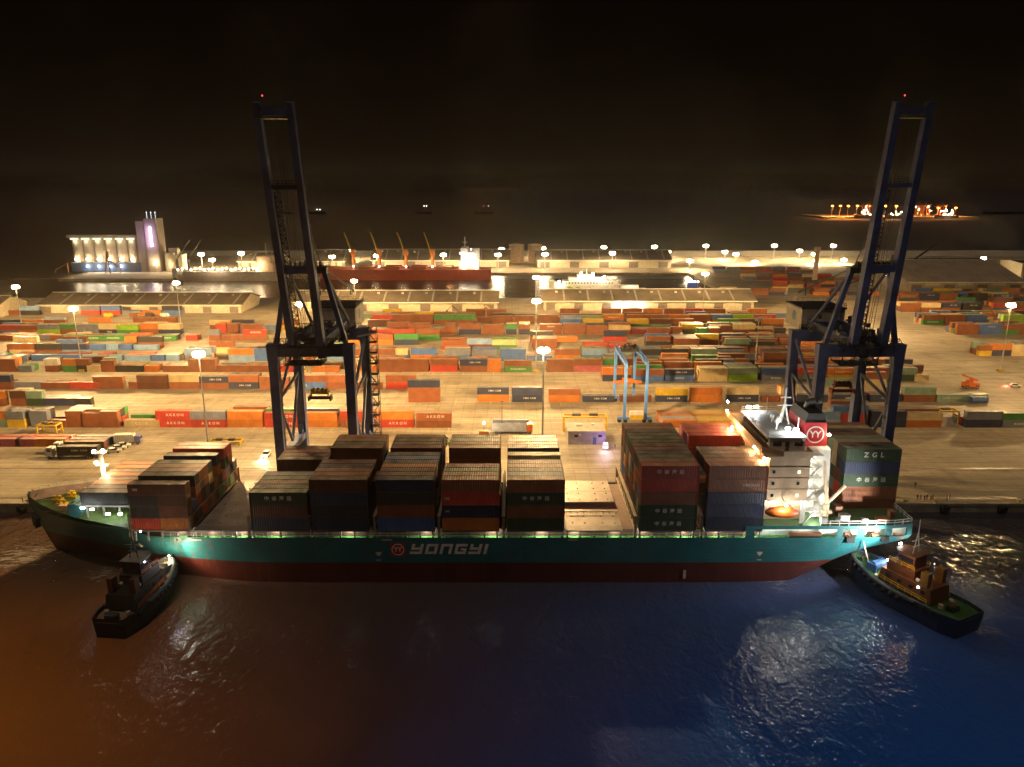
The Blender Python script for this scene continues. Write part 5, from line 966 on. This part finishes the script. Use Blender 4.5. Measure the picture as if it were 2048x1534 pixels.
p = gp(255, 888); g = thing('tarped_truck', 'white ribbed canvas truck parked beside the dark blue containers', 'truck', (p.x, p.y, 0), R(8)); MB().box(-3.6, 2.4, -1.25, 1.25, .9, 3.5).build('canvas_body', white, g); c = MB().box(2.6, 4.4, -1.15, 1.15, .7, 2.9).build('cab', mat('cab_blue', (.15, .17, .4)), g); MB().box(4.4, 4.43, -1, 1, 1.8, 2.6).build('windscreen', glass, c); wheels(g, (-2.2, 1.4, 3.5), 1.2)
b = MB()
for i in range(11): b.box(-3.5 + i * .57, -3.4 + i * .57, -1.29, 1.29, .9, 3.53)
b.build('rib', grey, g)
p = gp(1020, 866); g = thing('flatbed_truck', 'white lorry with open flat trailer and pale blue container near the office', 'truck', (p.x, p.y, 0)); MB().box(-6, 5.5, -1.25, 1.25, .9, 1.25).box(-6, 5.5, -1.25, -1.2, 1.25, 3.9).build('trailer', mat('trailer_grey', (.42, .44, .5), .5), g); c = MB().box(5.7, 7.6, -1.2, 1.2, .8, 3.4).build('cab', orangep, g); MB().box(7.6, 7.64, -1, 1, 2.1, 3.1).build('windscreen', glass, c); wheels(g, (-4.5, -3.2, 3.5, 6.7), 1.2)
o = put(dict(x=p.x + .2, y=p.y + 3.4, z=1.3, L=12.19, H=2.59, c='s', label='grey blue container with white lettering behind the flat trailer near the office', group='', door=0, txt=('CMA CGM', .95, .6), tc='w'))
MB().box(p.x - 5.5, p.x + 6, p.y + 2.4, p.y + 4.4, .9, 1.29).build('x', steel).name = 'container_trailer'; tr = bpy.data.objects['container_trailer']; tag(tr, 'dark low trailer carrying the grey blue container near the office', 'trailer')
b = MB()
for x in (-4.5, -3.2, 4.6): b.cyl((p.x + x, p.y + 2.4, .45), (p.x + x, p.y + 4.4, .45), .45, n=12)
b.build('wheel', black, tr)
p = gp(968, 872); g = thing('generator', 'orange generator box with a bright lamp beside the flat trailer', 'generator', (p.x, p.y, 0)); MB().box(-1.6, 1.6, -1, 1, .2, 2.0).build('housing', pm('o'), g); MB().cyl((0, 0, 2), (0, 0, 4.6), .08).build('lamp_pole', steel, g); MB().ball((0, 0, 4.6), .35).build('lamp', gl_mast, g); lamp(g, (0, -.6, 4.6), 900, (1, .8, .5), .3)
p = gp(1004, 866); g = thing('lamp_post', 'thin unlit post left of the grey blue container near the office', 'post', (p.x, p.y, 0)); MB().cyl((0, 0, 0), (0, 0, 11), .12).box(-.5, .5, -.15, .15, 11, 11.2).build('pole', steel, g)
# palm
p = pd(897, 850, 205); g = thing('palm_tree', 'single palm tree on the quay seen between the ship stacks', 'tree', (p.x, 205, 0)); MB().cyl((0, 0, 0), (.3, 0, 7), .28, .2).cyl((.3, 0, 7), (.2, 0, 11.4), .2, .17).build('trunk', mat('palm_bark', (.12, .08, .05), .9), g); m = MB(); rr = random.Random(2)
for i in range(26):
    a, e = rr.uniform(0, 6.28), rr.uniform(-.1, 1.0); pr = Vector((.2, 0, 11.4)); d = Vector((math.cos(a) * math.cos(e), math.sin(a) * math.cos(e), math.sin(e))); sd = Vector((-math.sin(a), math.cos(a), 0))
    for k in range(6):
        d.z -= .22; n_ = pr + d.normalized() * .55; w = .32 * (1 - k / 7)
        for s in (-1, 1): m.add([pr, n_, n_ + sd * s * w * 1.6 - Vector((0, 0, .25)), pr + sd * s * w * 1.2 - Vector((0, 0, .2))], [(0, 1, 2, 3)])
        pr = n_
m.build('crown', mat('palm_green', (.06, .09, .03), .7), g)
# vehicles and small machines in front of the sheds
kinds = ['orange', 'dark', 'yellow', 'white', 'rust coloured']; km = [pm('o'), pm('k'), yel, white, pm('r')]
for i, (px, py) in enumerate(((750, 632), (770, 633), (797, 632), (808, 633), (820, 633), (830, 633), (838, 632), (868, 630), (990, 630), (268, 634), (285, 633), (300, 633), (218, 634), (330, 634))):
    k = i % 5; p = gp(px, py); g = thing('parked_van', f"{kinds[k]} vehicle parked before the sheds, {nth(i)} of that row", 'van', (p.x, p.y, 0), random.uniform(-.6, .6), 'vehicles parked by the sheds')
    MB().box(-2.6, 1.4, -1, 1, .5, 2.5).build('body', km[k], g); MB().prism([(1.4, .5), (2.8, .5), (2.6, 1.5), (1.9, 2.3), (1.4, 2.3)], -.95, .95, 'y').build('cab', km[k], g); wheels(g, (-1.6, 1.7), 1.0, .45)
def digger(px, py, label, m, D=None):
    p = gp(px, py); g = thing('excavator', label, 'excavator', (p.x, p.y, 0)); MB().box(-2.2, 2.2, -1.6, -.8, 0, .9).box(-2.2, 2.2, .8, 1.6, 0, .9).build('track', black, g); MB().box(-2.4, 1.2, -1.4, 1.4, 1, 2.6).box(.2, 1.6, -1.3, -.1, 2.6, 3.6).build('body', m, g); MB().beam((1, .4, 2.2), (-4, .4, 7.2), .5).beam((-4, .4, 7.2), (-7.5, .4, 4.2), .4).box(-8.2, -7, -.1, .9, 3.2, 4.3).build('arm', m, g)
digger(918, 634, 'dark excavator with raised arm before the middle shed', pm('k')); digger(1140, 634, 'pale excavator with curved raised arm before the right shed', cream); digger(985, 634, 'yellow loader excavator at the right end of the middle shed', yel)
# reach stacker and moving vehicle at right
p = gp(1940, 776); g = thing('reach_stacker', 'orange reach stacker driving among the grey green containers at right', 'reach stacker', (p.x, p.y, 0)); MB().box(-3, 3, -1.5, 1.5, .8, 2.4).box(-1.5, .6, -.8, .8, 2.4, 3.6).build('body', orangep, g); MB().beam((2.6, 0, 3.2), (-4, 0, 5.6), .7).build('boom', orangep, g); wheels(g, (-2, 2), 1.6, .8)
p = gp(1960, 808); g = thing('tank_container', 'blue tank container on end of the right green container row', 'tank', (p.x, p.y, 0)); MB().cyl((-3, 1.2, 1.4), (3, 1.2, 1.4), 1.2, n=18).build('tank', pm('b'), g); b = MB()
for x in (-3, 3):
    for y in (0, 2.4): b.beam((x, y, 0), (x, y, 2.6), .16)
    b.beam((x, 0, 2.6), (x, 2.4, 2.6), .16)
b.build('frame', pm('b'), g)
p = gp(2030, 774); g = car(2030, 774, R(-25), 'white car with red tail lights driving on the asphalt at the right edge')
for s in (-1, 1): MB().box(-2.34, -2.26, s * .6 - .25, s * .6 + .25, .6, .85).build('tail_light', gl_red, g)
lamp(g, (-3.2, 0, .8), 500, (1, .2, .15), .2); lamp(g, (2.5, 0, .9), 2600, (1, .8, .5), .1, spot=60, aim=(1, 0, -.1))
# people on the quay
def person_mesh(seed, shirt):
    rr = random.Random(seed); a = rr.uniform(-.12, .12); sp = rr.uniform(.06, .16)
    V = [(0, 0, .95), (0, 0, 1.2), (0, 0, 1.43), (0, .0, 1.53), (0, -.02, 1.66), (0, -.02, 1.78), (-.19, 0, 1.4), (-.27, .02, 1.12), (-.25, -.1, .88), (.19, 0, 1.4), (.28, .03, 1.12), (.24, -.12, .9), (-.1, 0, .88), (-.11, -.02 - sp * .4, .48), (-.12, sp * .5, .07), (-.12, sp * .5 - .16, .04), (.1, 0, .88), (.11, a, .48), (.13, a - .05, .07), (.13, a - .21, .04)]
    E = [(0, 1), (1, 2), (2, 3), (3, 4), (4, 5), (2, 6), (6, 7), (7, 8), (2, 9), (9, 10), (10, 11), (0, 12), (12, 13), (13, 14), (14, 15), (0, 16), (16, 17), (17, 18), (18, 19)]
    r = [.15, .15, .14, .06, .105, .07, .075, .05, .04, .075, .05, .04, .1, .07, .05, .04, .1, .07, .05, .04]
    me = bpy.data.meshes.new('person'); me.from_pydata(V, E, []); o = bpy.data.objects.new('person', me); C.objects.link(o)
    md = o.modifiers.new('s', 'SKIN'); sv = me.skin_vertices[0].data
    for i, q in enumerate(r): sv[i].radius = (q, q * .8)
    sv[0].use_root = True; o.modifiers.new('u', 'SUBSURF').levels = 1; bpy.context.view_layer.update()
    out = bpy.data.meshes.new_from_object(o.evaluated_get(bpy.context.evaluated_depsgraph_get())); bpy.data.objects.remove(o)
    for m in (skin, shirt, mat('trousers', (.03, .035, .05), .8), mat('hair_black', (.012, .01, .01), .8)): out.materials.append(m)
    for f in out.polygons: c = f.center; f.material_index = 3 if c.z > 1.76 or (c.z > 1.66 and c.y > .0) else (0 if c.z > 1.5 or (abs(c.x) > .2 and c.z < .98 and c.z > .8) else (1 if c.z > .93 else 2)); f.use_smooth = True
    return out
vest = mat('work_orange', (.4, .12, .03), .8); dk = mat('work_dark', (.04, .045, .06), .8)
PMs = [person_mesh(1, dk), person_mesh(2, vest), person_mesh(3, dk)]
PP = [(1834, 1000, 'leftmost of the group near the bollard right of the stern'), (1841, 1000, 'second from left of the group right of the stern'), (1848, 1001, 'third from left of the group right of the stern'), (1853, 1000, 'fourth from left of the group right of the stern'), (1861, 1002, 'fifth from left of the group right of the stern'), (1865, 999, 'rightmost of the group of six right of the stern'), (1893, 1001, 'left one of the pair by the mooring lines'), (1899, 998, 'right one of the pair by the mooring lines'), (46, 1005, 'alone on the quay left of the bow'), (60, 1000, 'close beside the bow rail on the quay'), (66, 988, 'behind the bow rail on the quay'), (1230, 898, 'beside the police car'), (1830, 975, 'beside the stern stack edge on the quay')]
for i, (px, py, w) in enumerate(PP):
    p = gp(px, py); o = link('person', PMs[i % 3]); o.location = p; o.rotation_euler.z = random.uniform(-1.2, 1.2) if px > 1000 else random.uniform(1, 2)
    tag(o, f"person in {'orange work top' if i % 3 == 1 else 'dark work clothes'}, {w}", 'person', 'people on the quay')
# fenders, bollards
for i in range(26):
    x = -190 + i * 15.2
    if -112 < x < 84: continue
    o = MB().box(x - 1.0, x + 1.0, QY - 1.1, QY, -2.0, -.2).cyl((x, QY - 1.1, -1.1), (x, QY - 1.5, -1.1), .8, n=14).build('quay_fender', black); tag(o, f"black rubber fender on the quay wall, {nth(i)} along from the left", 'fender', 'fenders along the quay wall')
b0 = MB().cyl((0, 0, .1), (0, 0, .75), .32, .28, 12).box(-.6, .6, -.25, .25, .75, 1.0).build('mooring_bollard', mat('bollard_yellow', (.4, .3, .06), .6, dirt=.5)); tag(b0, 'yellow iron mooring bollard at the quay edge, leftmost', 'bollard', 'bollards along the quay'); b0.location = (-150, QY + .7, 0)
for i, x in enumerate((-128, 104, 112, 134, 158, 182)): clone(b0, (x, QY + .7, 0), label=f"yellow iron mooring bollard at the quay edge, {nth(i + 1)} from the left")
# ---------------------------------------------------------------- tugs
def tug(name, label, loc, rz, L, hullm, housem, deckm, lit):
    g = thing(name, label, 'tugboat', loc, rz); B = L * .36; st = []; m = MB(); n = 17
    for i in range(n):
        t = i / (n - 1); u = 1 - t; k = (min(1, (u / .35)) ** .5) * (1 if t > .12 else .8 + t * 1.6); st.append((-L / 2 + L * t, B / 2 * max(.12, k), 1.9 + 1.9 * max(0, t - .45) ** 1.4 * 2))
    vs = []
    for x, k, z in st: vs += [(x * .97, -k * .9, WZ - .6), (x, -k, z), (x, -k + .25, z), (x, -k + .3, z - .9), (x, k - .3, z - .9), (x, k - .25, z), (x, k, z), (x * .97, k * .9, WZ - .6)]
    q = MB(); q.add(vs, [(8 * i + j, 8 * i + 8 + j, 8 * i + 9 + j, 8 * i + 1 + j) for i in range(n - 1) for j in (0, 1, 2, 4, 5, 6)] + [(0, 1, 6, 7), tuple(range(8 * n - 8, 8 * n))]); q.build('hull', hullm, g)
    q = MB(); q.add(vs, [(8 * i + 3, 8 * i + 11, 8 * i + 12, 8 * i + 4) for i in range(n - 1)]); q.build('deck', deckm, g)
    f = MB()
    for s in (1, -1):
        for (x, k, z), (x2, k2, z2) in zip(st[5:], st[6:]): f.cyl((x, s * (k + .2), z - .35), (x2, s * (k2 + .2), z2 - .35), .45, n=8)
    f.cyl((st[-1][0] + .3, -st[-1][1], st[-1][2] - .4), (st[-1][0] + .3, st[-1][1], st[-1][2] - .4), .6)
    for i in range(9): t = st[7 + i]; f.ball((t[0], -t[1] - .5, t[2] - .9), .6, 8).ball((t[0], t[1] + .5, t[2] - .9), .6, 8)
    f.build('bow_fender', black, g)
    h = MB().prism([(-7, 1.4), (5, 1.4), (4.4, 4.4), (-6.6, 4.4)], -2.9, 2.9, 'y').box(-2.6, 3.6, -2.4, 2.4, 4.4, 6.4).build('deckhouse', housem, g)
    w = MB().prism([(-1.9, -1.9), (1.6, -1.9), (2.4, -1.1), (2.4, 1.1), (1.6, 1.9), (-1.9, 1.9)], 6.4, 9.0, 'z').prism([(-2.3, -2.2), (1.8, -2.2), (2.8, -1.3), (2.8, 1.3), (1.8, 2.2), (-2.3, 2.2)], 9.0, 9.25, 'z').build('wheelhouse', housem, h)
    MB().prism([(-1.6, -1.96), (1.62, -1.96), (2.46, -1.14), (2.46, 1.14), (1.62, 1.96), (-1.6, 1.96)], 7.4, 8.5, 'z').build('window', glass, w)
    for s in (-1, 1): MB().box(-5.8, -4.2, s * 2.3 - .6, s * 2.3 + .6, 4.4, 7.4).build('funnel', mat('tug_yellow', (.2, .11, .015), .6) if lit else mat('tug_rust', (.1, .03, .01), .6), h)
    MB().beam((-.6, -.9, 9.2), (-.6, 0, 14), .16).beam((-.6, .9, 9.2), (-.6, 0, 14), .16).cyl((-.6, 0, 13), (-.6, 0, 16.5), .09).box(-.7, -.5, -1.6, 1.6, 12, 12.15).box(-.75, -.45, -1, 1, 10.6, 10.8).build('mast', white if lit else steel, w)
    MB().cyl((7.4, -1.6, 2.9), (7.4, 1.6, 2.9), .95, n=14).box(6.2, 8.6, -2.0, -1.7, 1.5, 3.5).box(6.2, 8.6, 1.7, 2.0, 1.5, 3.5).build('winch', mat('winch_blue', (.1, .22, .5), .5) if lit else steel, g)
    MB().cyl((10.6, -.8, 2), (10.6, -.8, 3.6), .25).cyl((10.6, .8, 2), (10.6, .8, 3.6), .25).cyl((10.6, -1.2, 3.2), (10.6, 1.2, 3.2), .2).build('bitts', steel, g)
    MB().rail([(5, -2.9, 1.7), (-6.5, -3.6, 1.5)], 1, .05, 1.5).rail([(5, 2.9, 1.7), (-6.5, 3.6, 1.5)], 1, .05, 1.5).rail([(-2.4, -2.4, 6.4), (3.4, -2.4, 6.4)], .9, .05, 1.2).rail([(-2.4, 2.4, 6.4), (3.4, 2.4, 6.4)], .9, .05, 1.2).build('railing', yel if lit else orangep, h)
    for i in range(7):
        for s in (1, -1): t = st[3 + i]; MB().cyl((t[0], s * (t[1] + .02), t[2] - .8), (t[0], s * (t[1] + .38), t[2] - .8), .62, n=14).build('tyre_fender', black, g)
    for i in range(4):
        for s in (1, -1): MB().box(-5.5 + i * 2.6, -4.6 + i * 2.6, s * 2.9 - .03, s * 2.9 + .03, 2.9, 3.6).build('window', glass, h)
    for s in (1, -1): MB().cyl((-3.6, s * 1.9, 4.8), (-2.8, s * 1.9, 4.8), .35, n=10).build('life_raft', white, h)
    for q in ((-8.4, 1.8, .9), (-7.9, -2.2, .6), (5.6, 2.6, .8), (9.0, -2.4, .5), (3.9, -3.3, .6)): MB().cyl((q[0], q[1], 1.2), (q[0], q[1], 1.2 + q[2]), .5, .45, 10).build('rope_coil', rope, g)
    MB().box(-10.5, -9, -1, 1, 1, 2.2).cyl((-9.6, -1.3, 1.9), (-9.6, 1.3, 1.9), .5).build('tow_hook', steel, g)
    return g
tl = tug('tugboat', 'dark tugboat pushing its lit bow deck against the ship side near the bow', (-75.6, 139.9, 0), R(84), 22, mat('tug_dark', (.025, .022, .02), .5), mat('tug_brown', (.035, .027, .02), .6), mat('tug_deck', (.3, .2, .11), .7), 0)
for (x, y, z, p_, c_) in ((9.6, -1, 4.6, 700, (1, .82, .5)), (6, 1.5, 5, 400, (1, .82, .5)), (12.4, 3.8, 3.4, 0, 0)):
    if p_: d = MB().ball((x, y, z), .16).cyl((x, y, 1.8), (x, y, z), .06, n=6).build('deck_lamp', gl_mast, tl); lamp(d, (x + .45, y, z - .3), p_, c_, .15)
lamp(tl, (8.6, -3.4, 5.2), 3800, (1, .78, .5), .3, spot=110, aim=(.8, -.6, .0)); lamp(tl, (4, -5, 6), 260, (.9, .9, 1), .2); lamp(tl, (3, 0, 14), 200, (1, .8, .6), .2)
MB().ball((2.5, 0, 13.6), .18).build('mast_light', gl_white, tl)
tr = tug('tugboat', 'tugboat with green bow deck, blue winch and orange house, bow under the ship stern', (81.8, 142.2, 0), R(117), 27, mat('tug_navy', (.04, .06, .1), .5), mat('tug_orange', (.14, .05, .02), .6, dirt=.5), mat('tug_green', (.035, .1, .02), .6, dirt=.5), 1)
for (x, y, z, p_) in ((3.7, -2.1, 6.1, 420), (3.7, 2.1, 6.1, 420), (5.1, -2.4, 4.0, 160), (-4, 2.7, 3.9, 60), (-1, -3.0, 3.9, 40), (2.9, 0, 9.7, 60)): d = MB().box(x - .15, x + .15, y - .3, y + .3, z - .15, z + .15).build('deck_lamp', gl_white, tr); lamp(d, (x + .6, y, z), p_, (.95, 1, 1), .15)
lamp(tr, (3.0, 1.6, 9.9), 19000, (1, 1, .92), .3, spot=125, aim=(.9, .36, .1)); lamp(tr, (-2, 4.5, 8), 280, (1, .6, .35), .2)
m = MB(); a, c = Vector((75.4, 150.2, 7.6)), Vector((77.2, 150.6, 2.6)); m.cyl(a, c, .12, n=6); tag(m.build('tow_rope', rope), 'white tow rope between the ship stern and the bow of the green decked tug', 'rope')
lamp(ship, (86, -15.6, 7.0), 600, (1, .9, .8), .3)
# ---------------------------------------------------------------- air
HZ = True
if HZ:
    m = bpy.data.materials.new('haze'); m.use_nodes = True; nt = m.node_tree; nt.nodes.clear(); v = NN(nt, 'ShaderNodeVolumePrincipled'); v.inputs['Density'].default_value = .00009; v.inputs['Color'].default_value = (.95, .82, .62, 1); v.inputs['Anisotropy'].default_value = .86
    o = NN(nt, 'ShaderNodeOutputMaterial'); nt.links.new(v.outputs[0], o.inputs['Volume'])
    hz = MB().box(-9500, 9500, -80, 12500, -6.5, 135).build('haze', m); hz['kind'] = 'stuff'; hz['label'] = 'warm night haze over the harbour'
